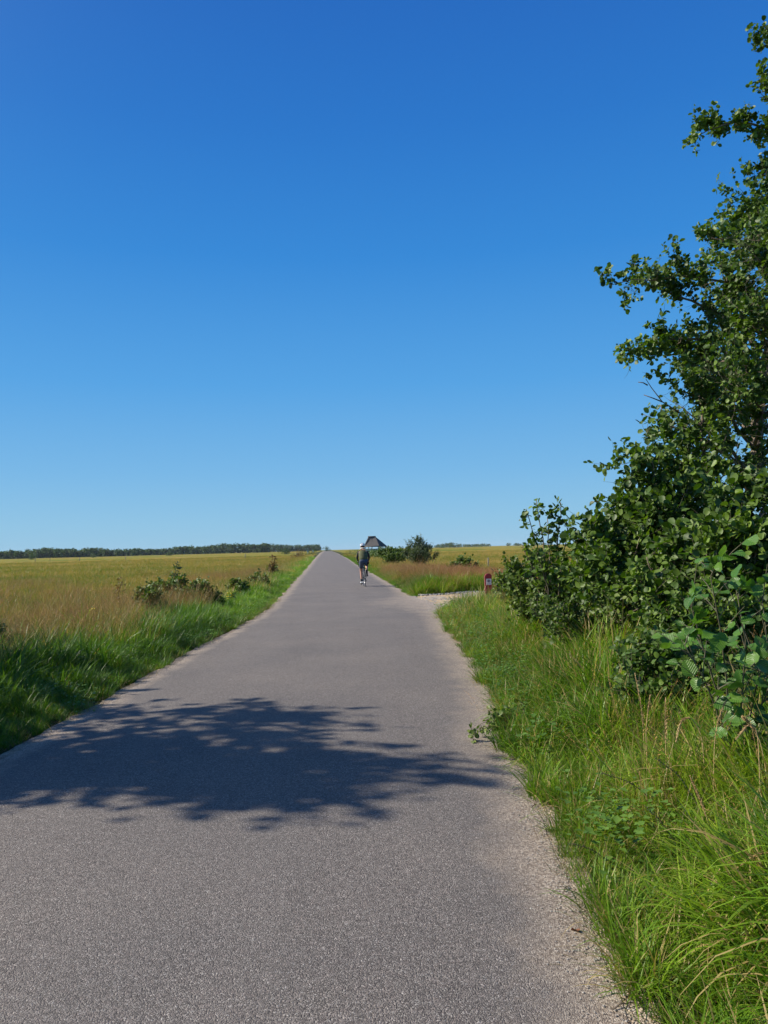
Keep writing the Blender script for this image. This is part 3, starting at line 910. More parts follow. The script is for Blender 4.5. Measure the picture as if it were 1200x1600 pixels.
class Plant:
    def __init__(self, seed):
        self.r = random.Random(seed)
        self.nr = np.random.default_rng(seed)
        self.wood, self.twigs = MB(), MB()
        self.lp, self.ld, self.ln, self.ls = [], [], [], []
    def curve(self, p0, d0, L, n, up=0.1, wander=0.25):
        r = self.r
        pts = [Vector(p0)]
        d = Vector(d0).normalized()
        for i in range(n):
            d = (d + Vector((r.gauss(0, wander), r.gauss(0, wander), r.gauss(0, wander) + up))).normalized()
            pts.append(pts[-1] + d * (L / n))
        return pts
    def leaf_twig(self, pts, count, size, spread=0.04):
        nr = self.nr
        P_ = np.array([tuple(p) for p in pts])
        t = nr.uniform(0.1, 1.0, count) * (len(pts) - 1)
        i = np.minimum(t.astype(int), len(pts) - 2); f = (t - i)[:, None]
        pos = P_[i] * (1 - f) + P_[i + 1] * f
        ax = P_[i + 1] - P_[i]; ax /= np.linalg.norm(ax, axis=1, keepdims=True) + 1e-9
        d = nr.normal(0, 1, (count, 3)); d /= np.linalg.norm(d, axis=1, keepdims=True)
        d = d * 0.9 + ax * 0.5 + np.array([0, 0, -0.15])
        n = nr.normal(0, .75, (count, 3)) + np.array([-0.55, -0.1, 0.85])
        self.lp.append(pos + d * spread * .3); self.ld.append(d); self.ln.append(n)
        self.ls.append(size * nr.uniform(0.45, 1.35, count))
    def limb(self, pts, r0_, r1_, n2=10, L2=0.8, n3=5, L3=0.3, nl=9, leaf=0.07, up=0.12, start=0.25, sides=6, bias=None, taper=True):
        r = self.r
        pts = [Vector(p) for p in pts]
        # resample with a little wobble
        q = []
        for i in range(len(pts) - 1):
            for k in range(3):
                t = k / 3
                p = pts[i].lerp(pts[i + 1], t)
                if k: p = p + Vector((r.gauss(0, 1), r.gauss(0, 1), r.gauss(0, 1))) * (pts[i + 1] - pts[i]).length * 0.03
                q.append(p)
        q.append(pts[-1])
        n = len(q)
        self.wood.tube(q, [r0_ + (r1_ - r0_) * (i / (n - 1)) for i in range(n)], sides)
        for j in range(n2):
            t = start + (1 - start) * (j + r.random()) / n2
            f = min(t * (n - 1), n - 1.001); i = int(f)
            p = q[i].lerp(q[i + 1], f - i)
            ax = (q[i + 1] - q[i]).normalized()
            o = Vector((r.gauss(0, 1), r.gauss(0, 1), r.gauss(0, .8))).normalized()
            if bias is not None: o = (o + Vector(bias) * r.random()).normalized()
            d = (ax * r.uniform(.25, .8) + o * .9)
            s = (1 - 0.55 * t) if taper else 1.0
            L = L2 * s * r.uniform(.6, 1.25)
            b = self.curve(p, d, L, 5, up)
            rr = (r0_ + (r1_ - r0_) * t) * .5
            self.wood.tube(b, [max(rr * (1 - k / 5.5), .0022) for k in range(6)], 4, cap=False)
            for m in range(n3):
                u = 0.15 + .85 * (m + r.random()) / n3
                g = min(u * 5, 4.99); a = int(g)
                p2 = b[a].lerp(b[a + 1], g - a)
                d2 = (b[a + 1] - b[a]).normalized() * .6 + Vector((r.gauss(0, .7), r.gauss(0, .7), r.gauss(0, .6)))
                tw = self.curve(p2, d2, L3 * r.uniform(.5, 1.3), 3, up, .3)
                self.twigs.tube(tw, [.003, .0025, .002, .0012], 3, cap=False)
                self.leaf_twig(tw, nl, leaf)
            self.leaf_twig(b[2:], nl, leaf)
        self.leaf_twig(q[-4:], nl, leaf)
    def finish(self, name, label, cat, leafmat, wood_name='trunk', crown_name='crown', group=None, T=LEAF_T, F=LEAF_F, base=None, woodmat=None, clip=None):
        root = empty(name, base if base is not None else (0, 0, 0))
        tag(root, label, cat, group)
        off = Vector(root.location)
        def shift(mb):
            mb.v = [tuple(Vector(v) - off) for v in mb.v]
        shift(self.wood); shift(self.twigs)
        if self.wood.v:
            self.wood.build(wood_name, woodmat or MAT['bark'], root)
        if self.twigs.v:
            o = self.twigs.build('twig_mass', MAT['twig'], root); o['kind'] = 'stuff'
        if self.lp:
            p = np.concatenate(self.lp); d = np.concatenate(self.ld); n = np.concatenate(self.ln); s = np.concatenate(self.ls)
            if clip is not None:
                k = clip(p); p, d, n, s = p[k], d[k], n[k], s[k]
            me = leaves_mesh(crown_name, p - np.array(off)[None], d, n, s, T, F)
            o = link(crown_name, me, root, leafmat); o['kind'] = 'stuff'
        return root

def gz(x, y): return float(ground_z(x, y))
def onground(x, y): return Vector((x, y, gz(x, y)))

def multi_limbs(pl, base, tips, r0_=0.03, **kw):
    """stems from the base through the given tips"""
    for t in tips:
        t = Vector(t)
        m1 = base.lerp(t, .35); m1 = Vector((base.x + (t.x - base.x) * .25, base.y + (t.y - base.y) * .25, base.z + (t.z - base.z) * .4))
        m2 = Vector((base.x + (t.x - base.x) * .6, base.y + (t.y - base.y) * .6, base.z + (t.z - base.z) * .75))
        b = base + Vector((pl.r.gauss(0, .05), pl.r.gauss(0, .05), 0))
        pl.limb([b, m1, m2, t], r0_, 0.005, **kw)

# --- the tall alder at the right
D = 11.0
pl = Plant(3)
B0 = onground(*at(1180, 1000, D).xy)
axis_pts = [B0, at(1165, 800, D), at(1190, 600, D), at(1225, 400, D), at(1250, 200, D), at(1275, 0, D), at(1290, -160, D)]
pl.limb(axis_pts, .11, .03, n2=40, L2=1.5, n3=7, L3=.4, nl=13, leaf=.07, start=.12, sides=10)
ax_t = lambda y: at(np.interp(y, [-160, 0, 200, 400, 600, 800, 1000], [1290, 1275, 1250, 1225, 1190, 1165, 1180]), y, D)
# limbs: (start height px, [(tip px, py, dist)...], L2)
LIMBS = [
    (230, [(1215, 205, D), (1150, 190, D - .3), (1086, 214, D - .5)], .17, 16),
    (200, [(1225, 140, D), (1185, 128, D - .3)], .22, 6),
    (110, [(1230, 60, D), (1192, 40, D - .3)], .22, 6),
    (330, [(1210, 290, D), (1184, 268, D - .3)], .22, 6),
    (470, [(1190, 400, D - .2), (1140, 372, D - .4), (1112, 372, D - .4)], .36, 11),
    (520, [(1180, 460, D - .3), (1130, 440, D - .6), (1062, 430, D - .8), (955, 445, D - 1.0)], .36, 20),
    (560, [(1160, 510, D), (1100, 480, D - .3), (1040, 455, D - .4), (985, 440, D - .4)], .38, 18),
    (600, [(1150, 560, D - .4), (1090, 530, D - .7), (1030, 530, D - .9), (990, 548, D - 1)], .34, 16),
    (640, [(1150, 600, D), (1100, 575, D - .2), (1060, 560, D - .2)], .5, 14),
    (700, [(1140, 650, D - .5), (1100, 625, D - .8), (1062, 610, D - 1.0)], .42, 12),
    (740, [(1130, 690, D), (1080, 670, D - .3), (1050, 660, D - .5)], .42, 10),
    (420, [(1220, 330, D - .6), (1200, 300, D - 1)], .5, 10),
    (500, [(1220, 430, D - 1), (1180, 400, D - 1.6)], .6, 12),
    (620, [(1200, 540, D - 1.2), (1170, 500, D - 1.8)], .7, 14),
    (700, [(1190, 640, D - 1.2), (1150, 600, D - 1.9)], .7, 14),
    (650, [(1180, 600, D + 1.0), (1120, 560, D + 1.6)], .7, 14),
    (560, [(1200, 480, D + 1.0), (1150, 440, D + 1.4)], .7, 14),
    (780, [(1160, 740, D - 1), (1120, 700, D - 1.6)], .7, 14),
    (800, [(1130, 760, D), (1090, 730, D)], .6, 12),
    (480, [(1260, 420, D - 1), (1300, 380, D - 1.5)], .9, 14),
    (380, [(1270, 320, D), (1330, 260, D)], .8, 12),
    (600, [(1280, 560, D), (1350, 520, D)], .9, 14),
    (700, [(1280, 660, D - 1), (1340, 640, D - 1.6)], .9, 14),
    (250, [(1280, 180, D), (1330, 120, D)], .7, 12),
]
for hy, tips, l2, n2 in LIMBS:
    pl.limb([ax_t(hy)] + [at(*t) for t in tips], .03, .005, n2=n2, L2=l2, n3=6, L3=.22 if l2 < .5 else .34, nl=13, leaf=.062, start=.3, taper=False)
for hy, tips, l2 in ((380, [(1215, 340, D + .4), (1185, 320, D + .6)], .6), (450, [(1200, 410, D + .5), (1160, 395, D + .7)], .55), (520, [(1180, 490, D + .5), (1130, 470, D + .8)], .55),
                     (580, [(1180, 550, D + .4), (1125, 520, D)], .55), (640, [(1160, 610, D + .8), (1110, 590, D + 1.2)], .55), (690, [(1150, 660, D + .8), (1100, 640, D + 1.1)], .55),
                     (740, [(1150, 720, D + .8), (1090, 690, D + 1.2)], .55), (440, [(1230, 400, D - 1.4), (1200, 360, D - 2)], .6), (560, [(1230, 520, D - 1.6), (1200, 470, D - 2.2)], .6), (680, [(1220, 620, D - 1.6), (1190, 580, D - 2.2)], .6)):
    pl.limb([ax_t(hy)] + [at(*t) for t in tips], .03, .005, n2=14, L2=l2, n3=6, L3=.3, nl=13, leaf=.064, start=.25, taper=False)
# the second trunk seen through the leaves
pl.limb([onground(*at(1120, 1000, 10.2).xy), at(1108, 820, 10.2), at(1098, 700, 10.2), at(1092, 620, 10.3), at(1110, 500, 10.5)], .05, .012, n2=22, L2=.75, n3=6, L3=.3, nl=10, leaf=.07, start=.4)
# bare dead twigs reaching into the sky
for P0 in ([(1062, 645), (1035, 628), (1018, 606), (1009, 592)], [(1093, 686), (1060, 672), (1030, 658), (1004, 647)],
           [(1035, 652), (1034, 640), (1033, 632)], [(1035, 628), (1020, 622), (1006, 617)], [(1012, 602), (1005, 598), (997, 597)]):
    pl.wood.tube([at(x, y, D - .9) for x, y in P0], [.011, .008, .006, .004][:len(P0)], 4)
from mathutils import noise as mnoise
pl.finish('alder_tree', 'tall dense alder tree reaching past the top right of the frame', 'tree', MAT['alder'], base=B0,
          clip=lambda p: (np.array([mnoise.noise(Vector(q) * 1.9) for q in p]) > -0.22) | (p[:, 2] > 6.7))

def shrub(name, label, cat, seed, base_px, dist, tips, leafmat, leaf=.07, n2=10, L2=.6, n3=5, L3=.28, nl=9, r0_=.022, T=LEAF_T, F=LEAF_F, start=.25, up=.12, crown='foliage', woodmat=None, group=None, taper=True, base_xy=None):
    pl = Plant(seed)
    b = onground(*(base_xy if base_xy else at(base_px, 950, dist).xy))
    multi_limbs(pl, b, [at(*t) if len(t) == 3 else at(t[0], t[1], dist) for t in tips], r0_, n2=n2, L2=L2, n3=n3, L3=L3, nl=nl, leaf=leaf, start=start, up=up, taper=taper)
    return pl.finish(name, label, cat, leafmat, 'stem_cluster', crown, group, T, F, b, woodmat)

# alder saplings making the hedge below it
shrub('alder_sapling', 'bushy alder sapling left of the tall alder, its leafy top against the sky', 'shrub', 21, 1060, 9.6,
      [(985, 712, 9.6), (1010, 700, 9.2), (1040, 730, 9.8), (1060, 690, 9.9), (1075, 760, 9.0), (1000, 770, 9.3), (980, 760, 10), (1030, 800, 8.8), (1100, 740, 9.4), (960, 820, 9.8)], MAT['alder'], .075, 15, .55, 6, .3, 12, start=.2)
shrub('alder_sapling', 'rounded alder sapling between the shooting sapling and the bushy one', 'shrub', 22, 960, 9.8,
      [(905, 830, 9.8), (930, 822, 9.4), (955, 808, 10), (985, 800, 9.6), (1000, 840, 9.0), (920, 870, 9.2), (950, 880, 8.8), (1010, 790, 10.2)], MAT['alder'], .075, 13, .5, 5, .3, 11, start=.2)
shrub('alder_sapling', 'low alder sapling with thin shoots standing up against the sky', 'shrub', 23, 865, 10.5,
      [(822, 795, 10.4), (838, 782, 10.5), (876, 785, 10.5), (855, 810, 10.6), (890, 815, 10.3), (815, 850, 10.5), (840, 860, 10), (880, 860, 10)], MAT['alder'], .068, 8, .17, 3, .13, 4, r0_=.012, start=.2)
shrub('alder_sapling', 'dense dark alder sapling under the tall alder beside the right border', 'shrub', 24, 1180, 7.4,
      [(1120, 780, 7.4), (1160, 760, 7.6), (1200, 740, 7.2), (1130, 840, 7), (1180, 830, 6.8), (1240, 780, 7.4), (1100, 860, 7.2), (1210, 880, 6.8), (1280, 700, 7.5)], MAT['alder'], .072, 13, .5, 5, .26, 10, start=.25)
shrub('alder_sapling', 'leafy alder sapling filling the middle of the hedge above the grass', 'shrub', 25, 1060, 8.2,
      [(1010, 870, 8.2), (1050, 850, 8.0), (1090, 830, 8.4), (960, 890, 8.6), (1010, 920, 7.8), (1080, 900, 7.6), (1120, 880, 8.0), (940, 920, 8.8)], MAT['alder'], .07, 12, .45, 5, .28, 10, start=.2)
# low bushes at the foot of the hedge
shrub('low_bush', 'small leaved green bush at the left foot of the hedge near the red post', 'bush', 31, 850, 11.5,
      [(800, 890, 11.6), (815, 880, 11.4), (840, 875, 11.5), (870, 880, 11.2), (900, 890, 11), (810, 920, 11), (850, 920, 10.6), (890, 925, 10.4), (795, 915, 11.6), (925, 900, 10.6)], MAT['hedge'], .05, 13, .38, 6, .22, 11, r0_=.012, start=.2)
shrub('low_bush', 'straggly bush with thin brown stems on the grass bank under the hedge', 'bush', 32, 900, 9.0,
      [(830, 950, 9.4), (860, 955, 9), (900, 945, 8.8), (940, 950, 8.8), (970, 960, 8.4), (1000, 950, 8.2), (880, 975, 8.6)], MAT['hedge'], .045, 11, .34, 5, .2, 8, r0_=.008, start=.15)
shrub('bramble_bush', 'dark low bramble bush in front of the hedge above the long grass', 'bush', 33, 1030, 5.9,
      [(985, 1030, 5.9), (1010, 1010, 5.9), (1040, 1020, 5.7), (1070, 1030, 5.6), (1100, 1020, 5.7), (1130, 1040, 5.5), (1000, 1060, 5.6), (1050, 1070, 5.4), (1110, 1070, 5.3), (1170, 1050, 5.4), (1190, 1090, 5.2)], MAT['bramble'], .045, 11, .3, 5, .17, 9, r0_=.006, start=.2)
shrub('low_bush', 'grey green bush in the shade between the bramble and the hedge', 'bush', 34, 1110, 7.0,
      [(1060, 960, 7.0), (1100, 940, 7.0), (1140, 950, 6.8), (1180, 960, 6.6), (1020, 975, 7.2), (1080, 990, 6.6), (1220, 940, 6.8)], MAT['alder'], .055, 12, .36, 5, .2, 10, r0_=.01, start=.2)

# --- near alder sapling, its big leaves are objects
def big_leaf_mesh(k):
    r = random.Random(100 + k)
    rows = 7
    V, F = [], []
    bend = r.uniform(-.45, .2); fold = r.uniform(.10, .34)
    for i in range(rows + 1):
        t = i / rows
        w = 0.46 * math.sin(math.pi * min(1, (t ** .72) * .93 + .02)) ** .75 + .008
        for s in (-1, -.5, 0, .5, 1):
            ser = (0.016 if i % 2 else -0.01) * abs(s) if abs(s) == 1 else 0
            z = fold * abs(s) * w + bend * t * t + 0.03 * math.sin(t * 9 + s * 3 + k)
            V.append((s * (w + ser), t, z))
    for i in range(rows):
        for j in range(4):
            a = i * 5 + j
            F.append((a, a + 1, a + 6, a + 5))
    me = bpy.data.meshes.new('leaf')
    me.from_pydata(V, [], F)
    me.polygons.foreach_set('use_smooth', [True] * len(F))
    me.materials.append(MAT['alder_near'])
    me.update()
    return me
BIG = [big_leaf_mesh(k) for k in range(4)]
def near_sapling(label, seed, base, stems, nleaf, size):
    r = random.Random(seed)
    root = empty('alder_sapling', base)
    tag(root, label, 'shrub')
    mb = MB()
    spots = []
    for st in stems:
        pts = [Vector(p) for p in st]
        mb.tube([p - base for p in pts], [.006 * (1 - .7 * i / (len(pts) - 1)) for i in range(len(pts))], 6)
        for i in range(len(pts) - 1):
            for k in range(5):
                p = pts[i].lerp(pts[i + 1], (k + r.random()) / 5)
                d = (pts[i + 1] - pts[i]).normalized() * .5 + Vector((r.gauss(0, .6), r.gauss(0, .6), r.uniform(-.1, .6)))
                L = r.uniform(.08, .26)
                e = p + d.normalized() * L
                mb.tube([p - base, p.lerp(e, .5) + Vector((0, 0, .01)) - base, e - base], [.003, .0025, .0015], 4, cap=False)
                for q in range(4):
                    spots.append((p.lerp(e, .25 + .25 * q), d.normalized()))
        spots.append((pts[-1], Vector((0, 0, 1))))
    mb.build('stem', MAT['twig'], root)
    r.shuffle(spots)
    for i, (p, d) in enumerate(spots[:nleaf]):
        o = bpy.data.objects.new('leaf', BIG[i % 4])
        ld = (d * .5 + Vector((r.gauss(0, .7), r.gauss(0, .7), r.gauss(-.1, .45)))).normalized()
        n = Vector((r.gauss(-.45, .5), r.gauss(-.3, .5), 1.0)).normalized()
        s = ld.cross(n).normalized(); nn = s.cross(ld)
        sz = size * r.uniform(.6, 1.15)
        m = Matrix.Identity(4)
        for a in range(3):
            m[a][0], m[a][1], m[a][2] = s[a] * sz, ld[a] * sz, nn[a] * sz
            m[a][3] = (p - base)[a]
        o.parent = root
        o.matrix_local = m
        COL.objects.link(o)
    return root
bn = onground(*at(1140, 1100, 4.3).xy)
near_sapling('young alder shoot with big glossy leaves close to the camera at right', 5, bn,
    [[bn, at(1120, 1080, 4.2), at(1095, 1000, 4.0), at(1075, 930, 3.9)],
     [bn, at(1135, 1060, 4.2), at(1125, 980, 4.0), at(1110, 900, 4.0), at(1125, 885, 3.9)],
     [bn, at(1160, 1080, 4.1), at(1165, 1000, 4.0), at(1150, 920, 4.0)],
     [bn, at(1180, 1080, 4.1), at(1200, 1010, 3.9), at(1190, 930, 3.9)],
     [bn, at(1190, 1100, 4.1), at(1210, 1060, 3.9), at(1170, 1040, 3.7)],
     [bn, at(1190, 1100, 4.1), at(1240, 1050, 4.1), at(1250, 960, 4.1)],
     [bn, at(1120, 1110, 4.1), at(1100, 1060, 3.9), at(1065, 1000, 3.8)]], 210, .082)

# --- trees beyond the left border, known by the shadow they throw over the path
pl = Plant(77)
tb = onground(-9.6, 6.6)
pl.limb([tb, tb + Vector((.1, .1, 2)), tb + Vector((.3, .2, 4)), tb + Vector((.2, .1, 6)), tb + Vector((.6, 0, 7.4))], .16, .03, n2=30, L2=1.15, n3=6, L3=.4, nl=9, leaf=.11, start=.2, sides=8)
for dx, dy, h, dz in ((2.4, 1.2, 3.4, 1.3), (2.2, -.3, 4.0, 1.6), (1.8, 1.4, 4.6, 1.5), (2.6, .3, 3.0, 1.0), (1.4, -.5, 5.2, 1.5), (1.2, 1.9, 2.4, 1.4), (.6, 2.2, 3.2, 1.4), (-1.5, .5, 4, 2), (-1, -.8, 3.5, 2), (1.5, .2, 6.0, 1.0), (1.0, -.6, 2.4, 1.3), (1.6, .3, 5.6, .6), (2.1, .1, 4.8, .8), (2.4, .2, 4.2, .5), (1.2, .2, 6.5, .6), (1.9, .5, 5.2, .8), (2.5, .5, 3.6, .8), (1.0, 2.2, 5.0, 1.2), (.4, 2.0, 6.0, 1.1), (1.6, 2.2, 4.2, .8)):
    s = tb + Vector((.15, .1, h))
    pl.limb([s, s + Vector((dx * .5, dy * .5, dz * .6)), s + Vector((dx, dy, dz))], .05, .01, n2=14, L2=.8, n3=5, L3=.33, nl=5, leaf=.11, start=.3, taper=False)
pl.finish('broadleaf_tree', 'broadleaf tree beyond the left border that throws its shadow over the path', 'tree', MAT['alder'], base=tb)

shrub('broadleaf_tree', 'bushy young tree beyond the left border shading the verge grass', 'tree', 78, 0, 10,
      [tuple(v) for v in ()] or [(-250, 860, 11.5)], MAT['alder'], .1, 2, .2, base_xy=(-8.6, 10.8)) if False else None
pl = Plant(78)
tb = onground(-8.6, 9.6)
multi_limbs(pl, tb, [tb + Vector(v) for v in ((.2, -1.2, 3.0), (.9, -.6, 3.9), (.6, .5, 4.6), (1.2, 1.0, 3.6), (.2, 1.6, 3.2), (-.6, 0, 4.2), (1.5, -1.2, 2.4), (.3, -1.8, 3.6), (1.4, .2, 2.9), (.9, 1.9, 2.6), (1.3, -.4, 4.2), (.8, 1.4, 4.3), (.5, 2.6, 2.4), (1.0, 2.6, 3.4), (1.2, 1.8, 1.8), (1.5, 0, 3.6), (1.2, -1.6, 3.2), (0, 3.4, 2.2))], .03, n2=15, L2=.95, n3=6, L3=.35, nl=9, leaf=.1, start=.2)
pl.finish('broadleaf_tree', 'bushy young tree beyond the left border shading the verge grass', 'tree', MAT['alder'], 'stem_cluster', base=tb)

# --- bushes and tall plants of the left verge
shrub('bramble_bush', 'large dark bramble thicket on the left verge in the middle distance', 'bush', 41, 280, 20.5,
      [(222, 928, 20.5), (240, 918, 20.8), (262, 915, 20.5), (285, 913, 21), (305, 917, 21.2), (325, 916, 21.5), (335, 927, 21.5), (250, 935, 19.8), (290, 932, 20), (320, 935, 20.8), (350, 940, 21.5), (235, 945, 19.6)], MAT['bramble'], .062, 14, .42, 6, .22, 10, r0_=.01)
shrub('bramble_bush', 'small dark bramble plant alone in the left verge', 'bush', 42, 135, 13.5,
      [(128, 1000, 13.5), (136, 996, 13.4), (145, 1000, 13.6), (132, 1012, 13.3), (141, 1014, 13.4)], MAT['bramble'], .07, 5, .16, 3, .1, 7, r0_=.007)
shrub('bramble_bush', 'dark weedy bush at the far left border edge of the verge', 'bush', 43, -2, 11.8,
      [(-14, 1000, 11.8), (0, 985, 11.8), (8, 1005, 11.6), (-5, 1020, 11.4), (-30, 990, 12)], MAT['bramble'], .06, 7, .2, 3, .14, 7, r0_=.007)
shrub('bramble_bush', 'dark bramble patch further up the left verge near the path edge', 'bush', 44, 405, 32,
      [(392, 905, 32), (402, 902, 32.5), (412, 903, 33), (398, 912, 31), (418, 908, 33), (385, 912, 31)], MAT['bramble'], .11, 7, .38, 3, .2, 7, r0_=.01)

for i, (px, py, d_, w_, lab) in enumerate([(374, 918, 27, 12, 'low dark bush in the ragged strip just past the ragwort'), (428, 893, 46, 9, 'low green bush at the verge before the dock plant'),
        (232, 930, 17.5, 14, 'green weedy bush in front of the left end of the thicket')]):
    shrub('verge_bush', lab, 'bush', 80 + i, px, d_, [(px - w_, py, d_), (px - w_ * .4, py - 6, d_), (px + w_ * .4, py - 4, d_ * 1.02), (px + w_, py, d_ * 1.03), (px, py + 5, d_ * .98)],
          MAT['hedge'], .04 * (1 + d_ / 30), 8, .2 * (1 + d_ / 60), 4, .16, 9, r0_=.008)

def weed(name, label, cat, px, ytop, dist, leafmat=MAT['willow'], seed=1, n=3, leaf=.09, flower=None, spread=6):
    pl = Plant(seed)
    b = onground(*at(px, 930, dist).xy)
    for i in range(n):
        t = at(px + pl.r.uniform(-spread, spread) * (i > 0), ytop + (0 if i == 0 else pl.r.uniform(5, 22)), dist)
        pl.limb([b, b.lerp(t, .5) + Vector((pl.r.gauss(0, .03), 0, 0)), t], .008, .003, n2=6, L2=.14, n3=1, L3=.1, nl=5, leaf=leaf, start=.3, taper=True)
    root = pl.finish(name, label, cat, leafmat, 'stem', 'foliage', None, NARROW_T, LEAF_F, b, MAT['twig'])
    if flower:
        mb = MB()
        for i in range(16):
            c = at(px + pl.r.uniform(-6, 6), ytop + pl.r.uniform(-2, 8), dist) - b
            mb.ellipsoid(c, (.028, .028, .016), 6, 4)
        o = mb.build('flower_head', flower, root); o['kind'] = 'stuff'
    return root
weed('tall_weed', 'tall grey green thistle like weed rising above the bramble thicket', 'plant', 275, 884, 22, seed=51, n=3, leaf=.11)
weed('tall_weed', 'rust brown dock plant standing at the far end of the left verge grass', 'plant', 425, 868, 44, MAT['rust'], seed=52, n=4, leaf=.14)
weed('tall_weed', 'rust brown dock stalk left of the bramble thicket', 'plant', 186, 903, 19, MAT['rust'], seed=53, n=2, leaf=.07)
weed('ragwort', 'yellow flowering ragwort at the right end of the bramble thicket', 'plant', 361, 928, 22.5, MAT['bramble'], seed=54, n=3, leaf=.08, flower=MAT['yellow'])
weed('ragwort', 'small orange yellow flowering plant in the left verge before the thicket', 'plant', 146, 952, 17, MAT['bramble'], seed=55, n=2, leaf=.06, flower=MAT['yellow'])

# --- right side, middle distance
shrub('willow_bush', 'grey green willow bush with upright shoots beside the far path', 'bush', 61, 655, 60,
      [(632, 866, 60), (640, 856, 60), (648, 848, 60), (656, 845, 60), (664, 852, 60), (672, 860, 60), (680, 872, 60), (650, 862, 58), (664, 868, 58), (640, 872, 58)], MAT['willow'], .13, 12, .8, 5, .5, 11, r0_=.03, T=NARROW_T, taper=True, up=.35)
shrub('willow_bush', 'flat topped green bush under the dark roof', 'bush', 62, 612, 68,
      [(594, 864, 68), (600, 861, 68), (608, 860, 68), (616, 860, 69), (624, 860, 70), (632, 861, 70), (640, 863, 70), (604, 868, 66), (620, 868, 66), (634, 869, 66)], MAT['hedge'], .10, 13, .5, 6, .35, 12, r0_=.03)
shrub('willow_bush', 'small round green bush in the rust coloured grass', 'bush', 63, 723, 42,
      [(708, 885, 42), (714, 878, 42), (724, 875, 42), (734, 878, 42), (742, 885, 42), (724, 888, 41)], MAT['hedge'], .11, 8, .5, 4, .3, 7, r0_=.015)
shrub('willow_bush', 'loose green bush between the red post and the low hedge bushes', 'bush', 64, 800, 16,
      [(780, 905, 16), (792, 895, 16.4), (806, 898, 16), (815, 910, 15.5), (786, 920, 15.6)], MAT['hedge'], .05, 8, .3, 4, .2, 7, r0_=.01)

# --- leafy sprig hanging over the asphalt edge
pl = Plant(71)
sb = onground(1.80, 6.7) + Vector((.06, 0, .05))
for k, (x, y, dd) in enumerate([(735, 1150, 6.25), (748, 1132, 6.4), (765, 1140, 6.3), (790, 1118, 6.6)]):
    t = at(x, y, dd); t.z = max(t.z, .03)
    m_ = sb.lerp(t, .5); m_.z += .09
    pl.limb([sb, m_, t], .004, .0015, n2=7, L2=.09, n3=2, L3=.05, nl=5, leaf=.038, start=.35)
pl.finish('weed_sprig', 'leafy green weed sprig sprawling onto the asphalt at the right edge', 'plant', MAT['hedge'], 'stem', 'foliage', None, LEAF_T, LEAF_F, sb, MAT['twig'])

# --- dry seed plumes standing in the long grass (countable ones)
def plume(label, pts, head_from=.55, r=.012, mat='drystalk'):
    pts = [Vector(p) for p in pts]
    b = pts[0].copy()
    root = empty('dry_grass_stalk', b)
    tag(root, label, 'grass stalk')
    q = []
    for i in range(len(pts) - 1):
        for k in range(6): q.append(pts[i].lerp(pts[i + 1], k / 6))
    q.append(pts[-1])
    # smooth
    for _ in range(3):
        q = [q[0]] + [(q[i - 1] + q[i] * 2 + q[i + 1]) / 4 for i in range(1, len(q) - 1)] + [q[-1]]
    m1 = MB(); m1.tube([p - b for p in q], .0022, 4); m1.build('stem', MAT['drystalk'], root)
    m2 = MB()
    n = len(q); s0 = int(n * head_from)
    for i in range(s0, n - 1):
        for k in range(16):
            f = random.random()
            c = q[i].lerp(q[i + 1], f) - b
            tt = (i + f - s0) / (n - s0)
            rr = r * (math.sin(math.pi * min(1, tt * .9 + .12)) ** .6) * random.uniform(.5, 1.1)
            ax = (q[i + 1] - q[i]).normalized()
            o = Vector((random.gauss(0, 1), random.gauss(0, 1), random.gauss(0, 1))); o = (o - ax * o.dot(ax)).normalized()
            e = c + o * rr + ax * rr * 1.3
            w = ax.cross(o) * .0016
            m2.add([c - w, c + w, e + w * .6, e - w * .6], [(0, 1, 2, 3)])
    o = m2.build('seed_plume', MAT[mat], root)
    return root
G = lambda x, y, d: onground(*at(x, y, d).xy)
plume('pale upright seed plume left of the dark bramble bush', [G(1010, 1250, 4.6), at(1006, 1150, 4.6), at(1003, 1110, 4.6), at(992, 1052, 4.6)], .45, .014)
plume('short forked pale plume beside the upright pale one', [G(1012, 1250, 4.5), at(1009, 1140, 4.5), at(1012, 1115, 4.5), at(1016, 1086, 4.5)], .6, .01)
plume('orange upright plume in the grass under the bramble', [G(1045, 1280, 4.3), at(1040, 1170, 4.3), at(1040, 1130, 4.3), at(1040, 1090, 4.3)], .4, .014)
plume('arched tan plume bending over to the left', [G(1105, 1300, 4.1), at(1098, 1150, 4.1), at(1080, 1120, 4.1), at(1064, 1125, 4.1), at(1056, 1160, 4.1)], .5, .014)
plume('leaning tan plume right of the arched one', [G(1112, 1280, 3.9), at(1116, 1160, 3.9), at(1122, 1125, 3.9), at(1134, 1095, 3.9)], .55, .013)
plume('thick tan plume pointing left near the right border', [G(1190, 1330, 3.6), at(1185, 1140, 3.6), at(1170, 1130, 3.6), at(1150, 1155, 3.6)], .55, .014)
plume('long drooping straw coloured plume in the middle of the long grass', [G(1125, 1400, 3.3), at(1112, 1300, 3.3), at(1100, 1265, 3.3), at(1088, 1235, 3.3), at(1078, 1212, 3.3)], .4, .01)
plume('thick tan plume lying toward the left at the right border', [G(1230, 1450, 2.9), at(1215, 1330, 2.9), at(1180, 1335, 2.9), at(1152, 1356, 2.9)], .45, .011)
plume('brown hanging plume at the right border above the grass', [G(1215, 1330, 3.7), at(1190, 1160, 3.7), at(1172, 1130, 3.7), at(1160, 1120, 3.7)], .45, .014)
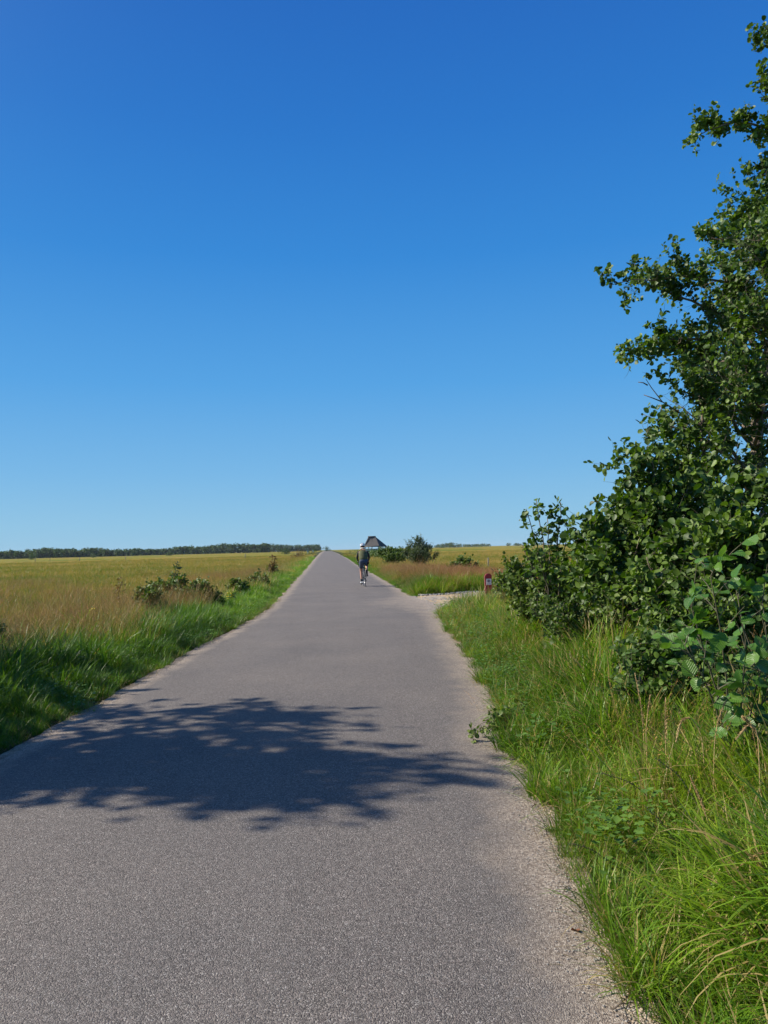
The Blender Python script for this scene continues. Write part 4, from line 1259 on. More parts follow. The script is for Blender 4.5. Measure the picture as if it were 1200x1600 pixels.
# thin dark dock stalks leaning left over the grass
def dark_stalk(label, pts):
    pts = [Vector(p) for p in pts]
    b = pts[0].copy()
    root = empty('dark_stalk', b); tag(root, label, 'plant stalk')
    q = []
    for i in range(len(pts) - 1):
        for k in range(8): q.append(pts[i].lerp(pts[i + 1], k / 8))
    q.append(pts[-1])
    for _ in range(4): q = [q[0]] + [(q[i - 1] + q[i] * 2 + q[i + 1]) / 4 for i in range(1, len(q) - 1)] + [q[-1]]
    m1 = MB(); m1.tube([p - b for p in q], [.0024 * (1 - .6 * i / len(q)) for i in range(len(q))], 5); m1.build('stem', MAT['darkstem'], root)
    m2 = MB()
    for i in range(len(q) // 4, len(q)):
        for k in range(3):
            c = q[i] - b + Vector((random.gauss(0, .004), random.gauss(0, .004), random.gauss(0, .004)))
            m2.ellipsoid(c, (.0026, .0026, .0042), 5, 3)
    m2.build('seed_head', MAT['darkstem'], root)
MAT['darkstem'] = simple('dark_seed_stems', (0.08, 0.075, 0.03), 0.8, var=0.4)
dark_stalk('long dark seed stalk leaning left over the grass', [G(1110, 1400, 3.6), at(1092, 1260, 3.6), at(1060, 1210, 3.6), at(1024, 1185, 3.6)])
dark_stalk('dark seed stalk arching just below the long one', [G(1040, 1330, 4.0), at(1010, 1240, 4.0), at(980, 1220, 4.0), at(940, 1208, 4.0)])
dark_stalk('short dark seed stalk leaning left near the middle of the grass', [G(1080, 1400, 3.5), at(1062, 1330, 3.5), at(1035, 1285, 3.5), at(1010, 1262, 3.5)])
dark_stalk('low dark seed stalk close to the asphalt edge', [G(1000, 1400, 3.6), at(960, 1350, 3.6), at(920, 1325, 3.6), at(890, 1318, 3.6)])

# --- fallen leaves on the sandy edge
MAT['dead'] = simple('dead_leaf', (0.20, 0.07, 0.035), 0.7, var=0.3)
for lab, px, py, sz, a in (('curled red brown fallen leaf on the sandy edge, nearer one', 903, 1456, .036, .3), ('small brown fallen leaf on the sandy edge, farther one', 868, 1296, .034, 1.2)):
    t = 1.6 * 1200 / (py - 849)
    me = BIG[0].copy(); me.materials.clear(); me.materials.append(MAT['dead'])
    o = link('fallen_leaf', me); o.location = onground(*at(px, py, t).xy) + Vector((0, 0, .012)); o.location.z = max(o.location.z, .012)
    o.scale = (sz, sz, sz * 2); o.rotation_euler = (.2, .3, a); tag(o, lab, 'leaf')

MAT['deadtwig'] = simple('dead_twig_bark', (0.10, 0.075, 0.055), 0.9, var=.4)
for lab, px, py, L_, a in (('thin dark twig on the sand near the bottom border', 975, 1572, .09, .35), ('short bent twig on the sand above the nearer fallen leaf', 885, 1388, .06, 1.0),
                           ('small dark twig on the sandy edge beside the weed sprig', 808, 1186, .11, .1), ('forked twig at the grass foot below the weed sprig', 838, 1258, .09, .6)):
    p0 = onground(*at(px, py, 1920 / (py - 849)).xy); p0.z = max(p0.z, 0) + .008
    o_ = empty('dry_twig', p0, a); tag(o_, lab, 'twig')
    m_ = MB(); m_.tube([(-L_ / 2, 0, 0), (-L_ * .1, .006, .006), (L_ / 2, -.004, .002)], [.0028, .0022, .001], 5); m_.build('stick', MAT['deadtwig'], o_)
    m_ = MB(); m_.tube([(-L_ * .1, .006, .006), (L_ * .2, .03, .008)], [.0018, .0008], 4); m_.build('side_shoot', MAT['deadtwig'], o_)

# --- pebbles along the edges and on the driveway
peb = []
for k in range(5):
    m_ = MB(); m_.ellipsoid((0, 0, 0), (1, .8, .55), 7, 5, zmin=-.99)
    r_ = random.Random(k); m_.v = [tuple(c * r_.uniform(.8, 1.15) for c in v) for v in m_.v]
    me = bpy.data.meshes.new('pebble'); me.from_pydata(m_.v, [], m_.f); me.materials.append(MAT['stone']); me.update()
    peb.append(bpy.data.objects.new('pebble', me))
y = np.concatenate([rng.uniform(1.5, 8, 2600), rng.uniform(8, 24, 1500)])
x = right_edge(y) - np.abs(rng.normal(0, .12, len(y))) + .04
place('loose_gravel', np.stack([x, y], -1), .0015, .005, peb, 'loose grit along the right edge of the asphalt', .3, lift=0)
g_ = bpy.data.objects['loose_gravel']
co = np.empty(len(y) * 3, np.float32); g_.data.vertices.foreach_get('co', co); co = co.reshape(-1, 3)
co[:, 2] = 0.006 + 0.03 * np.clip((right_edge(y) - x) / 1.5, 0, .4); g_.data.vertices.foreach_set('co', co.ravel())
xy = sample(2600, (2.5, 9), (18, 29), lambda x, y: in_poly(x, y, DR))
place('driveway_stones', xy, .006, .03, peb, 'loose pale stones on the gravel track', .3, lift=.03)
q = rng.random(500)
bx = 3.0 + q * 3.2; by = 25.5 + .25 * (bx - 2.6) + rng.normal(0, .16, 500)
place('driveway_stones', np.stack([bx, by], -1), .015, .05, peb, 'ridge of pale stones along the back of the gravel track', .3, lift=.05)

# --- far woods and trees
def blob_tree(pl, base, h, w, n, leaf):
    """leaf clumps spread through an uneven crown"""
    nr = pl.nr
    k = 9
    cs = np.stack([nr.normal(0, w * .22, k), nr.normal(0, w * .2, k), np.concatenate([nr.uniform(h * .3, h * .86, k - 3), nr.uniform(.06, .3, 3) * h])], -1)
    rad = nr.uniform(.22, .38, k) * w
    i = nr.integers(0, k, n)
    u = nr.normal(0, 1, (n, 3)); u /= np.linalg.norm(u, axis=1, keepdims=True)
    p = cs[i] + u * (rad[i] * nr.uniform(.6, 1.05, n))[:, None] * np.array([1, 1, .8])
    p[:, 2] = np.clip(p[:, 2], .05 * h, h * 1.05)
    pl.lp.append(p + np.array(base)); pl.ld.append(nr.normal(0, 1, (n, 3))); pl.ln.append(u + nr.normal(0, .35, (n, 3)) + np.array([-.1, 0, .3])); pl.ls.append(leaf * nr.uniform(.6, 1.3, n))

pl = Plant(91)
for x0, x1, dist, hp in ((-760, 215, 1150, 1), (215, 420, 1300, 1), (400, 500, 1700, .9)):
    n = int((x1 - x0) / 2.6)
    for row in range(2):
        for i in range(n):
            px = x0 + (x1 - x0) * (i + pl.r.random()) / n
            p = at(px, 860, dist + row * 25 + pl.r.uniform(-12, 12)); p.z = -.3
            h = (12.5 + 2.6 * math.sin(px * .021) + 1.3 * math.sin(px * .09 + 1) + pl.r.uniform(-1.6, 1.4)) * (hp * dist / 1200)
            if px < 40: h *= .93
            blob_tree(pl, p, h, 7.5 * dist / 1200, 190, 1.9)
            if row == 0 and i % 2 == 0:
                pl.wood.tube([p, p + Vector((0, 0, h * .5))], .18, 4, cap=False)
p = np.concatenate(pl.lp)
me = leaves_mesh('far_wood', p, np.concatenate(pl.ld), np.concatenate(pl.ln), np.concatenate(pl.ls), TRI_T, TRI_F)
tag(link('far_wood', me, None, MAT['farleaf']), 'long dark green wood on the horizon at the left', kind='stuff')
pl.wood.build('wood_trunks', MAT['bark'])
tag(bpy.data.objects['wood_trunks'], 'slender trunks at the edge of the far wood', kind='stuff')
# thin line of trees far away on the right
pl = Plant(92)
for i in range(150):
    px = pl.r.choice([pl.r.uniform(590, 840), pl.r.uniform(660, 760), pl.r.uniform(840, 1500)])
    p = at(px, 860, 2600 + pl.r.uniform(-100, 100)); p.z = -.3
    blob_tree(pl, p, pl.r.uniform(5, 9) + 8 * math.exp(-((px - 705) / 16) ** 2), 16, 60, 3.2)
me = leaves_mesh('far_tree_line', np.concatenate(pl.lp), np.concatenate(pl.ld), np.concatenate(pl.ln), np.concatenate(pl.ls), TRI_T, TRI_F)
tag(link('far_tree_line', me, None, MAT['farleaf']), 'thin dark line of trees on the right horizon', kind='stuff')

def far_tree(name, label, cat, px, dist, h, w, mat, seed, n=500, leaf=.4):
    pl = Plant(seed)
    b = at(px, 860, dist); b = onground(b.x, b.y)
    pl.wood.tube([b, b + Vector((.02 * h, 0, h * .35)), b + Vector((0, 0, h * .7))], [.05 * h, .035 * h, .015 * h], 6)
    for k in range(4):
        a = k * 1.6
        pl.wood.tube([b + Vector((0, 0, h * .3)), b + Vector((math.cos(a) * w * .3, math.sin(a) * w * .3, h * .65))], [.02 * h, .008 * h], 4)
    blob_tree(pl, b, h, w, n, leaf)
    return pl.finish(name, label, cat, mat, 'trunk', 'crown', None, TRI_T, TRI_F, b)
far_tree('round_tree', 'dark round tree standing before the wood at the end of the left verge', 'tree', 445, 420, 3.6, 5.2, MAT['farleaf'], 101, 900, .35)
far_tree('small_bush', 'rust brown bush on the left verge below the dark round tree', 'bush', 464, 150, 1.75, 2.3, MAT['rust'], 102, 900, .14)
far_tree('small_bush', 'small green bush close to the vanishing end of the path, left side', 'bush', 487, 230, 1.9, 3.0, MAT['farleaf'], 103, 500, .2)
far_tree('round_tree', 'little dark tree right at the vanishing point of the path', 'tree', 510.5, 1300, 7.5, 10, MAT['farleaf'], 104, 500, .8)
far_tree('small_bush', 'lone dark bush in the far left meadow before the wood', 'bush', 48, 620, 5.2, 7, MAT['farleaf'], 105, 700, .5)
far_tree('small_bush', 'lone green bush in front of the middle of the wood', 'bush', 264, 800, 5.4, 8, MAT['farleaf'], 106, 600, .6)
far_tree('small_bush', 'dark pair like bush in the far left meadow', 'bush', 146, 700, 3.4, 4, MAT['farleaf'], 107, 300, .5)
far_tree('small_bush', 'low green bush beside the far right edge of the path', 'bush', 545, 200, 1.3, 3.6, MAT['hedge'], 108, 500, .2)
far_tree('small_bush', 'long low green bush left of the dark roof', 'bush', 560, 165, 1.3, 3.6, MAT['hedge'], 109, 500, .2)
for i, px in enumerate((574, 582, 590, 598)):
    far_tree('small_bush', ['green bush hiding the left foot of the shelter', 'green bush in front of the middle left of the shelter', 'green bush in front of the middle right of the shelter', 'green bush hiding the right foot of the shelter'][i], 'bush', px, 118 - i * 3, 1.55 + .12 * (i % 2), 2.0, MAT['hedge'], 120 + i, 800, .15)
for i, (px, h, w) in enumerate([(690, 2.2, 9), (703, 9, 14), (711, 6, 9), (716, 6, 8)]):
    far_tree('small_bush', ['low dark bush on the right horizon, leftmost of the row', 'tallest dark tree of the short row on the right horizon', 'second dark bush right of the tallest on the horizon', 'last dark bush of the short row on the right horizon'][i], 'bush', px, 1500, h, w, MAT['farleaf'], 110 + i, 300, .9)

# ------------------------------------------------------------------ fence posts in the fields
MAT['postwood'] = simple('weathered_post', (0.22, 0.19, 0.15), 0.9, var=0.4, scale=12, bump=.5)
MAT['white'] = simple('white_paint', (0.78, 0.78, 0.76), 0.5, var=0.05)
posts = [(55, 250, 'thin fence post in the left meadow below the lone dark bush'), (78, 330, 'pale fence post just right of the lone dark bush'),
         (124, 240, 'light fence post in the left meadow, below the dark pair like bush'), (196, 230, 'dark fence post in the left meadow further right'),
         (383, 190, 'fence post in the meadow left of the verge dock plant'), (762, 62, 'short wooden post in the meadow straight above the red marker')]
for px, d, lab in posts:
    b = at(px, 860, d); b = onground(b.x, b.y)
    root = empty('fence_post', b); tag(root, lab, 'post', 'wooden posts standing in the meadows')
    hgt = 1.45 if px < 700 else 1.0
    m_ = MB(); m_.tube([(0, 0, -.1), (.01, 0, hgt * .5), (.02, .01, hgt)], [.09, .085, .08] if px < 700 else [.05, .048, .045], 8); m_.build('post_shaft', MAT['postwood'], root)
    m_ = MB(); m_.tube([(.02, .01, hgt - .03), (.02, .01, hgt + .05)], [.085, .03] if px < 700 else [.048, .02], 8); m_.build('post_top', MAT['postwood'], root)
for px, d, lab in ((481, 260, 'tiny white marker post near the far end, left one'), (489, 300, 'tiny white marker post near the far end, right one')):
    b = at(px, 860, d); b = onground(b.x, b.y)
    root = empty('white_marker', b); tag(root, lab, 'marker', 'white markers near the far end of the path')
    m_ = MB(); m_.box((0, 0, .5), (.14, .1, 1.2)); m_.build('shaft', MAT['white'], root, False)
    m_ = MB(); m_.box((0, -.08, 1.35), (.7, .04, .6)); m_.build('panel', MAT['white'], root, False)

# ------------------------------------------------------------------ red marker post
MAT['red'] = simple('dark_red_paint', (0.24, 0.012, 0.016), 0.6, var=.25, scale=14)
MAT['redside'] = simple('lit_side_and_lip_red', (0.25, 0.06, 0.06), 0.6, var=.2)  # sunlight on the post's left side painted in as paler red; also the mouth
MAT['plate'] = simple('plate_white', (0.62, 0.58, 0.54), 0.5, var=.05)
MAT['ink'] = simple('dark_ink', (0.06, 0.05, 0.06), 0.6)
b = at(763.5, 925, 25.0); b = onground(b.x, b.y)
root = empty('marker_post', b, R(-3)); tag(root, 'red marker post with white emblem plate in the rust coloured grass', 'post')
top = at(763.5, 896, 25.0).z - b.z
W, Dp = .21, .13
m_ = MB()
prof = [(-W / 2, 0), (W / 2, 0), (W / 2, top - .08)] + [(W / 2 * math.cos(t), top - .08 + .08 * math.sin(t)) for t in [math.pi * k / 8 for k in range(1, 8)]] + [(-W / 2, top - .08)]
n = len(prof)
m_.add([(x, -Dp / 2, z) for x, z in prof] + [(x, Dp / 2, z) for x, z in prof],
       [tuple(range(n)), tuple(range(2 * n - 1, n - 1, -1))] + [(i, i + n, (i + 1) % n + n, (i + 1) % n) for i in range(n)])
m_.build('post_body', MAT['red'], root, False)
m_ = MB(); m_.box((-W / 2 - .008, 0, top / 2), (.014, Dp * .9, top - .16)); m_.box((-W / 2 - .012, -.02, top - .13), (.03, Dp * .9, .05)); m_.build('side_strip', MAT['redside'], root, False)
pz = top - .27
m_ = MB(); m_.box((.004, -Dp / 2 - .006, pz), (.17, .01, .20)); m_.build('emblem_plate', MAT['plate'], root, False)
pl_o = bpy.data.objects['emblem_plate']
m_ = MB()
yy = -Dp / 2 - .013
def disc(mb, cx_, cz_, ra, rb, y_, n=24, hole=0):
    if hole:
        v = []
        for k in range(n):
            a = 2 * math.pi * k / n
            v += [(cx_ + ra * math.cos(a), y_, cz_ + rb * math.sin(a)), (cx_ + ra * hole * math.cos(a), y_, cz_ + rb * hole * math.sin(a))]
        mb.add(v, [(2 * k, 2 * ((k + 1) % n), 2 * ((k + 1) % n) + 1, 2 * k + 1) for k in range(n)])
    else:
        mb.add([(cx_ + ra * math.cos(2 * math.pi * k / n), y_, cz_ + rb * math.sin(2 * math.pi * k / n)) for k in range(n)], [tuple(range(n))])
disc(m_, .004, pz + .025, .052, .052, yy, hole=.76)
disc(m_, .004, pz + .018, .028, .022, yy)
m_.add([(-.03, yy, pz + .03), (.038, yy, pz + .03), (.03, yy, pz + .055), (.018, yy, pz + .04), (.004, yy, pz + .065), (-.01, yy, pz + .04), (-.022, yy, pz + .055)], [tuple(range(7))])
for k in range(8):
    m_.add([(-.06 + k * .016, yy, pz - .078), (-.06 + k * .016 + .011, yy, pz - .078), (-.06 + k * .016 + .011, yy, pz - .058), (-.06 + k * .016, yy, pz - .058)], [(0, 1, 2, 3)])
m_.build('emblem', MAT['ink'], pl_o, False)

# ------------------------------------------------------------------ bird hide with hipped roof
MAT['thatch'] = simple('weathered_reed', (0.09, 0.082, 0.074), 0.95, var=.35, scale=9, bump=.8)
MAT['timber'] = simple('grey_timber', (0.16, 0.14, 0.12), 0.85, var=.3, scale=5)
MAT['palewall'] = simple('pale_boards', (0.55, 0.56, 0.56), 0.8, var=.1)
D2 = 150.0
def w(px, py, d=D2): return at(px, py, d)
hb = w(586, 857); hb = onground(hb.x, hb.y)
root = empty('bird_hide', hb); tag(root, 'shelter with dark hipped thatch roof behind the cyclist', 'shelter')
ez = w(586, 852.8).z - hb.z; rz_ = w(586, 838.3).z - hb.z
A = w(568.5, 853) - hb; Bc = w(592.5, 853, D2 - .6) - hb; Cc = w(603.8, 853, D2 + 3.2) - hb
for q in (A, Bc, Cc): q.z = ez
Dd = A + (Cc - Bc)
R1 = w(575.5, 838, D2 + 1.5) - hb; R2 = w(586.5, 838, D2 + 1.7) - hb
R1.z = R2.z = rz_
def panel(name, pts, mat, th=.16):
    pts = [Vector(p) for p in pts]
    n = (pts[1] - pts[0]).cross(pts[2] - pts[0]).normalized()
    k = len(pts)
    m_ = MB(); m_.add(pts + [p - n * th for p in pts], [tuple(range(k)), tuple(range(2 * k - 1, k - 1, -1))] + [(i, i + k, (i + 1) % k + k, (i + 1) % k) for i in range(k)])
    return m_.build(name, mat, root, False)
panel('roof_panel', [A, Bc, R2, R1], MAT['thatch'])
panel('roof_panel', [Bc, Cc, R2], MAT['thatch'])
panel('roof_panel', [Cc, Dd, R1, R2], MAT['thatch'])
panel('roof_panel', [Dd, A, R1], MAT['thatch'])
m_ = MB(); m_.tube([R1 + (R1 - R2) * .04, R2 + (R2 - R1) * .04], .13, 8); m_.build('ridge_cap', MAT['thatch'], root)
for a_, b_ in ((A, Bc), (Bc, Cc), (Cc, Dd), (Dd, A)):
    m_ = MB(); m_.tube([a_ + Vector((0, 0, -.12)), b_ + Vector((0, 0, -.12))], .10, 6); m_.build('eave_beam', MAT['timber'], root)
cen = (A + Cc) / 2
for a_, b_ in ((A, Bc), (Bc, Cc), (Cc, Dd), (Dd, A)):
    for t in (0.0, .5):
        p = a_.lerp(b_, t); p = p.lerp(cen, .12)
        m_ = MB(); m_.tube([(p.x, p.y, -.2), (p.x, p.y, ez - .1)], .07, 8); m_.build('post', MAT['timber'], root)
cn = [q.lerp(cen, .16) for q in (A, Bc, Cc, Dd)]
for i in range(4):
    a_, b_ = cn[i], cn[(i + 1) % 4]
    zt = ez - .55
    k = 6
    for s in range(k):
        p, q = a_.lerp(b_, (s + .04) / k), a_.lerp(b_, (s + .96) / k)
        m_ = MB(); nrm = (q - p).cross(Vector((0, 0, 1))).normalized() * .03
        P4 = [Vector((p.x, p.y, -.1)), Vector((q.x, q.y, -.1)), Vector((q.x, q.y, zt)), Vector((p.x, p.y, zt))]
        m_.add([v + nrm for v in P4] + [v - nrm for v in P4], [(0, 1, 2, 3), (7, 6, 5, 4), (0, 4, 5, 1), (1, 5, 6, 2), (2, 6, 7, 3), (3, 7, 4, 0)])
        m_.build('wall_board', MAT['palewall'], root, False)

# ------------------------------------------------------------------ bicycle
MAT['rubber'] = simple('tyre_rubber', (0.018, 0.018, 0.019), 0.8)
MAT['frame'] = simple('black_frame_paint', (0.03, 0.032, 0.036), 0.3, coat=.6)
MAT['steel'] = simple('brushed_metal', (0.5, 0.5, 0.52), 0.35, metal=.9)
MAT['blackplastic'] = simple('black_plastic', (0.02, 0.02, 0.02), 0.5)
MAT['redlens'] = simple('red_lens', (0.35, 0.01, 0.01), 0.25)
gp = at(570.5, 917, 32.0)
bx_, by_ = gp.x, gp.y
z0 = 0.036
bike = empty('bicycle', (bx_, by_, z0), R(1.0)); tag(bike, 'black road bicycle ridden away along the path', 'bicycle')
Rw = .335
def wheel(y):
    m_ = MB(); m_.torus((0, y, Rw), (1, 0, 0), Rw - .014, .0135, 48, 8); t = m_.build('wheel', MAT['rubber'], bike)
    m_ = MB(); m_.torus((0, y, Rw), (1, 0, 0), Rw - .032, .009, 48, 6); m_.build('rim', MAT['steel'], t)
    m_ = MB(); m_.tube([(-.05, y, Rw), (.05, y, Rw)], .018, 10); m_.build('hub', MAT['blackplastic'], t)
    for k in range(20):
        a = 2 * math.pi * k / 20
        m_ = MB(); m_.tube([(.03 * (-1) ** k, y, Rw), (0, y + (Rw - .035) * math.cos(a), Rw + (Rw - .035) * math.sin(a))], .0012, 3); m_.build('spoke', MAT['steel'], t)
wheel(0); wheel(1.0)
BBy, BBz = .42, .275
m_ = MB()
m_.tube([(0, BBy, BBz), (0, .27, .80)], .017, 10)
m_.tube([(0, BBy, BBz), (0, .83, .76)], .021, 10)
m_.tube([(0, .28, .77), (0, .81, .84)], .016, 10)
m_.tube([(0, .835, .74), (0, .80, .90)], .021, 10)
for s in (-1, 1):
    m_.tube([(s * .03, BBy, BBz), (s * .055, 0, Rw)], .009, 6)
    m_.tube([(s * .015, .28, .77), (s * .055, 0, Rw)], .008, 6)
m_.build('frame', MAT['frame'], bike)
m_ = MB()
for s in (-1, 1): m_.tube([(s * .03, .84, .73), (s * .045, .89, .62), (s * .05, 1.0, Rw)], .010, 6)
m_.build('fork', MAT['frame'], bike)
m_ = MB(); m_.tube([(0, .27, .80), (0, .235, .95)], .0135, 8); m_.build('seat_post', MAT['steel'], bike)
m_ = MB(); m_.tube([(0, .10, .965), (0, .16, .965), (0, .24, .96), (0, .36, .955)], [.045, .068, .04, .018], 10); m_.v = [(x * 1.1, y, .96 + (z - .96) * .45) for x, y, z in m_.v]; m_.build('saddle', MAT['blackplastic'], bike)
m_ = MB(); m_.tube([(0, .80, .91), (0, .89, .95)], .016, 8); m_.build('stem', MAT['blackplastic'], bike)
m_ = MB(); m_.tube([(-.13, 1.03, .83), (-.20, 1.0, .82)][::-1] + [], .012, 6) if False else None
hbm = MB(); hbm.tube([(-.205, .90, .82), (-.21, .98, .86), (-.205, 1.0, .92), (-.20, .93, .955), (-.15, .89, .955), (0, .885, .955), (.15, .89, .955), (.20, .93, .955), (.205, 1.0, .92), (.21, .98, .86), (.205, .90, .82)], .0145, 8)
hbm.build('handlebar', MAT['blackplastic'], bike)
for s in (-1, 1):
    m_ = MB(); m_.tube([(s * .20, .95, .955), (s * .20, 1.0, .985), (s * .20, 1.02, 1.02)], [.016, .018, .012], 8); m_.build('brake_hood', MAT['blackplastic'], bike)
m_ = MB(); m_.torus((.045, BBy, BBz), (1, 0, 0), .088, .004, 32, 5); m_.torus((.045, BBy, BBz), (1, 0, 0), .05, .01, 20, 4); m_.build('chainring', MAT['steel'], bike)
m_ = MB(); m_.tube([(.045, BBy, BBz + .09), (.045, 0, Rw + .035)], .004, 4); m_.tube([(.045, BBy, BBz - .09), (.045, 0, Rw - .10)], .004, 4); m_.torus((.045, 0, Rw), (1, 0, 0), .035, .006, 20, 4); m_.build('chain', MAT['steel'], bike)
m_ = MB(); m_.tube([(.05, 0, Rw - .04), (.055, -.01, Rw - .13)], .012, 6); m_.build('derailleur', MAT['blackplastic'], bike)
PED = {}
for s, zz, yy_ in ((-1, -.168, .03), (1, .168, -.03)):
    m_ = MB(); m_.tube([(s * .06, BBy, BBz), (s * .075, BBy + yy_, BBz + zz)], .012, 6); m_.build('crank', MAT['steel'], bike)
    m_ = MB(); m_.box((s * .125, BBy + yy_, BBz + zz), (.09, .06, .02)); m_.build('pedal', MAT['blackplastic'], bike, False)
    PED[s] = Vector((s * .12, BBy + yy_, BBz + zz))
m_ = MB(); m_.box((0, .225, .86), (.035, .02, .045)); m_.build('rear_light', MAT['redlens'], bike, False)
m_ = MB(); m_.tube([(0, -.055, Rw * 2 + .02), (0, .0, Rw * 2 + .045)], .02, 6); m_.build('rear_brake', MAT['blackplastic'], bike)

# ------------------------------------------------------------------ rider
MAT['skin'] = simple('skin', (0.50, 0.25, 0.17), 0.55, var=.06)
MAT['jersey'] = simple('olive_jersey', (0.075, 0.08, 0.03), 0.8, var=.25, scale=10)
MAT['jerseyblack'] = simple('black_jersey', (0.022, 0.022, 0.026), 0.8)
MAT['shorts'] = simple('navy_shorts', (0.05, 0.065, 0.10), 0.75, var=.2)
MAT['pale'] = simple('cream_fabric', (0.62, 0.58, 0.46), 0.8)
MAT['sock'] = simple('black_sock', (0.015, 0.015, 0.017), 0.85)
MAT['shoe'] = simple('white_shoe', (0.75, 0.75, 0.75), 0.4)
MAT['blackshoe'] = simple('black_shoe', (0.02, 0.02, 0.022), 0.4)
MAT['helmetw'] = simple('white_helmet_shell', (0.8, 0.8, 0.8), 0.3, coat=.5)
MAT['helmetd'] = simple('dark_helmet_vents', (0.05, 0.06, 0.075), 0.4)
MAT['hair'] = simple('dark_hair', (0.03, 0.02, 0.015), 0.8, var=.4)
MAT['grey'] = simple('grey_trim', (0.30, 0.33, 0.36), 0.7)

person = empty('person', (bx_, by_, z0), R(1.0)); tag(person, 'cyclist in olive and black jersey, navy shorts and white helmet riding away', 'person')
def skin(name, verts, edges, radii, mat, root=0, sub=2, parent=person):
    me = bpy.data.meshes.new(name)
    me.from_pydata([tuple(v) for v in verts], edges, [])
    o = link(name, me, parent, mat)
    md = o.modifiers.new('skin', 'SKIN'); md.use_smooth_shade = True
    for i, r_ in enumerate(radii):
        me.skin_vertices[0].data[i].radius = r_ if hasattr(r_, '__len__') else (r_, r_)
        me.skin_vertices[0].data[i].use_root = (i == root)
    md = o.modifiers.new('sub', 'SUBSURF'); md.levels = sub; md.render_levels = sub
    return o
lean_x = -.035
pel = Vector((lean_x * .6, .20, 1.035))
wai = Vector((lean_x * .8, .27, 1.19)); che = Vector((lean_x, .37, 1.36)); nec0 = Vector((lean_x, .45, 1.49)); nec = Vector((lean_x, .49, 1.56)); hd = Vector((lean_x, .53, 1.66))
def leg(s):
    hip = pel + Vector((s * .095, .01, -.02))
    ped = PED[s]
    ank = ped + Vector((-.01 * s, -.045, .10))
    if s < 0: kn = Vector((-.125, .48, .66)); 
    else: kn = Vector((.125, .60, .86))
    toe = ped + Vector((0.0, .09, .03)); heel = ank + Vector((0, -.03, -.05))
    return hip, kn, ank, toe, heel
def arm(s):
    sh = che + Vector((s * .175, .06, .075))
    el = Vector((s * .255 + lean_x * .4, .64, 1.20)); wr = Vector((s * .215, .90, 1.035))
    return sh, el, wr
V = [pel, wai, che, nec0, nec, hd]
Ed = [(0, 1), (1, 2), (2, 3), (3, 4), (4, 5)]
Rd = [(.14, .115), (.125, .095), (.155, .115), (.085, .075), (.055, .055), (.075, .09)]
V.append(hd + Vector((0, .01, .09))); Ed.append((5, 6)); Rd.append((.065, .075))
for s in (-1, 1):
    hip, kn, ank, toe, heel = leg(s)
    i = len(V); V += [hip, hip.lerp(kn, .5), kn, kn.lerp(ank, .33), ank, ank.lerp(toe, .5), toe]
    Ed += [(0, i), (i, i + 1), (i + 1, i + 2), (i + 2, i + 3), (i + 3, i + 4), (i + 4, i + 5), (i + 5, i + 6)]
    Rd += [.085, .078, .056, .056, .036, .034, .028]
    sh, el, wr = arm(s)
    i = len(V); hand = wr + Vector((-s * .005, .06, -.01))
    V += [sh, el, wr, hand]; Ed += [(2, i), (i, i + 1), (i + 1, i + 2), (i + 2, i + 3)]
    Rd += [.052, .042, .027, (.034, .02)]
skin('body', V, Ed, Rd, MAT['skin'])
# fingers curl round the brake hoods
for s in (-1, 1):
    wr = arm(s)[2]
    for k in range(4):
        p0 = wr + Vector((s * (.012 - .0) , .055 + k * .018, -.005))
        L = (.9, 1.0, .95, .75)[k]
        skin('finger', [p0, p0 + Vector((s * .022, .004, -.012)), p0 + Vector((s * .022, .006, -.04 * L)), p0 + Vector((-s * .004, .004, -.055 * L))], [(0, 1), (1, 2), (2, 3)], [.0095, .009, .008, .007], MAT['blackplastic'], sub=1)
    p0 = wr + Vector((-s * .018, .03, -.005))
    skin('thumb', [p0, p0 + Vector((-s * .014, .03, -.012)), p0 + Vector((-s * .004, .05, -.03))], [(0, 1), (1, 2)], [.011, .0095, .008], MAT['blackplastic'], sub=1)
    skin('glove', [wr + Vector((0, .0, 0)), wr + Vector((-s * .003, .035, -.004)), wr + Vector((-s * .004, .075, -.012))], [(0, 1), (1, 2)], [(.032, .03), (.04, .026), (.036, .022)], MAT['blackplastic' if s > 0 else 'grey'], sub=1)
# jersey
V = [pel + Vector((0, .0, -.01)), wai, che, nec0]
skin('jersey', V, [(0, 1), (1, 2), (2, 3)], [(.20, .17), (.20, .16), (.225, .175), (.15, .13)], MAT['jersey'])
for s in (-1, 1):
    sh, el, wr = arm(s)
    skin('sleeve', [che + Vector((s * .12, .03, .06)), sh, sh.lerp(el, .5), el, el.lerp(wr, .92)], [(0, 1), (1, 2), (2, 3), (3, 4)], [.06, .07, .057, .05, .034], MAT['jerseyblack'])
m_ = MB(); m_.torus(nec0 + Vector((0, -.03, .062)), (0, .5, 1), .098, .03, 24, 8); m_.build('collar', MAT['pale'], person)
for nm, a_, rr, zz in (('chest_stripe', 0, (.163, .118), 1.285),):
    m_ = MB()
    c = wai.lerp(che, .55)
    ring = []
    for k in range(32):
        a = 2 * math.pi * k / 32
        ring.append(Vector((c.x + .188 * math.cos(a), c.y + .15 * math.sin(a), c.z + .03 * math.sin(a) * -1)))
    m_.add([p + Vector((0, 0, -.014)) for p in ring] + [p + Vector((0, 0, .014)) for p in ring], [(k, (k + 1) % 32, 32 + (k + 1) % 32, 32 + k) for k in range(32)])
    m_.build(nm, MAT['grey'], person)
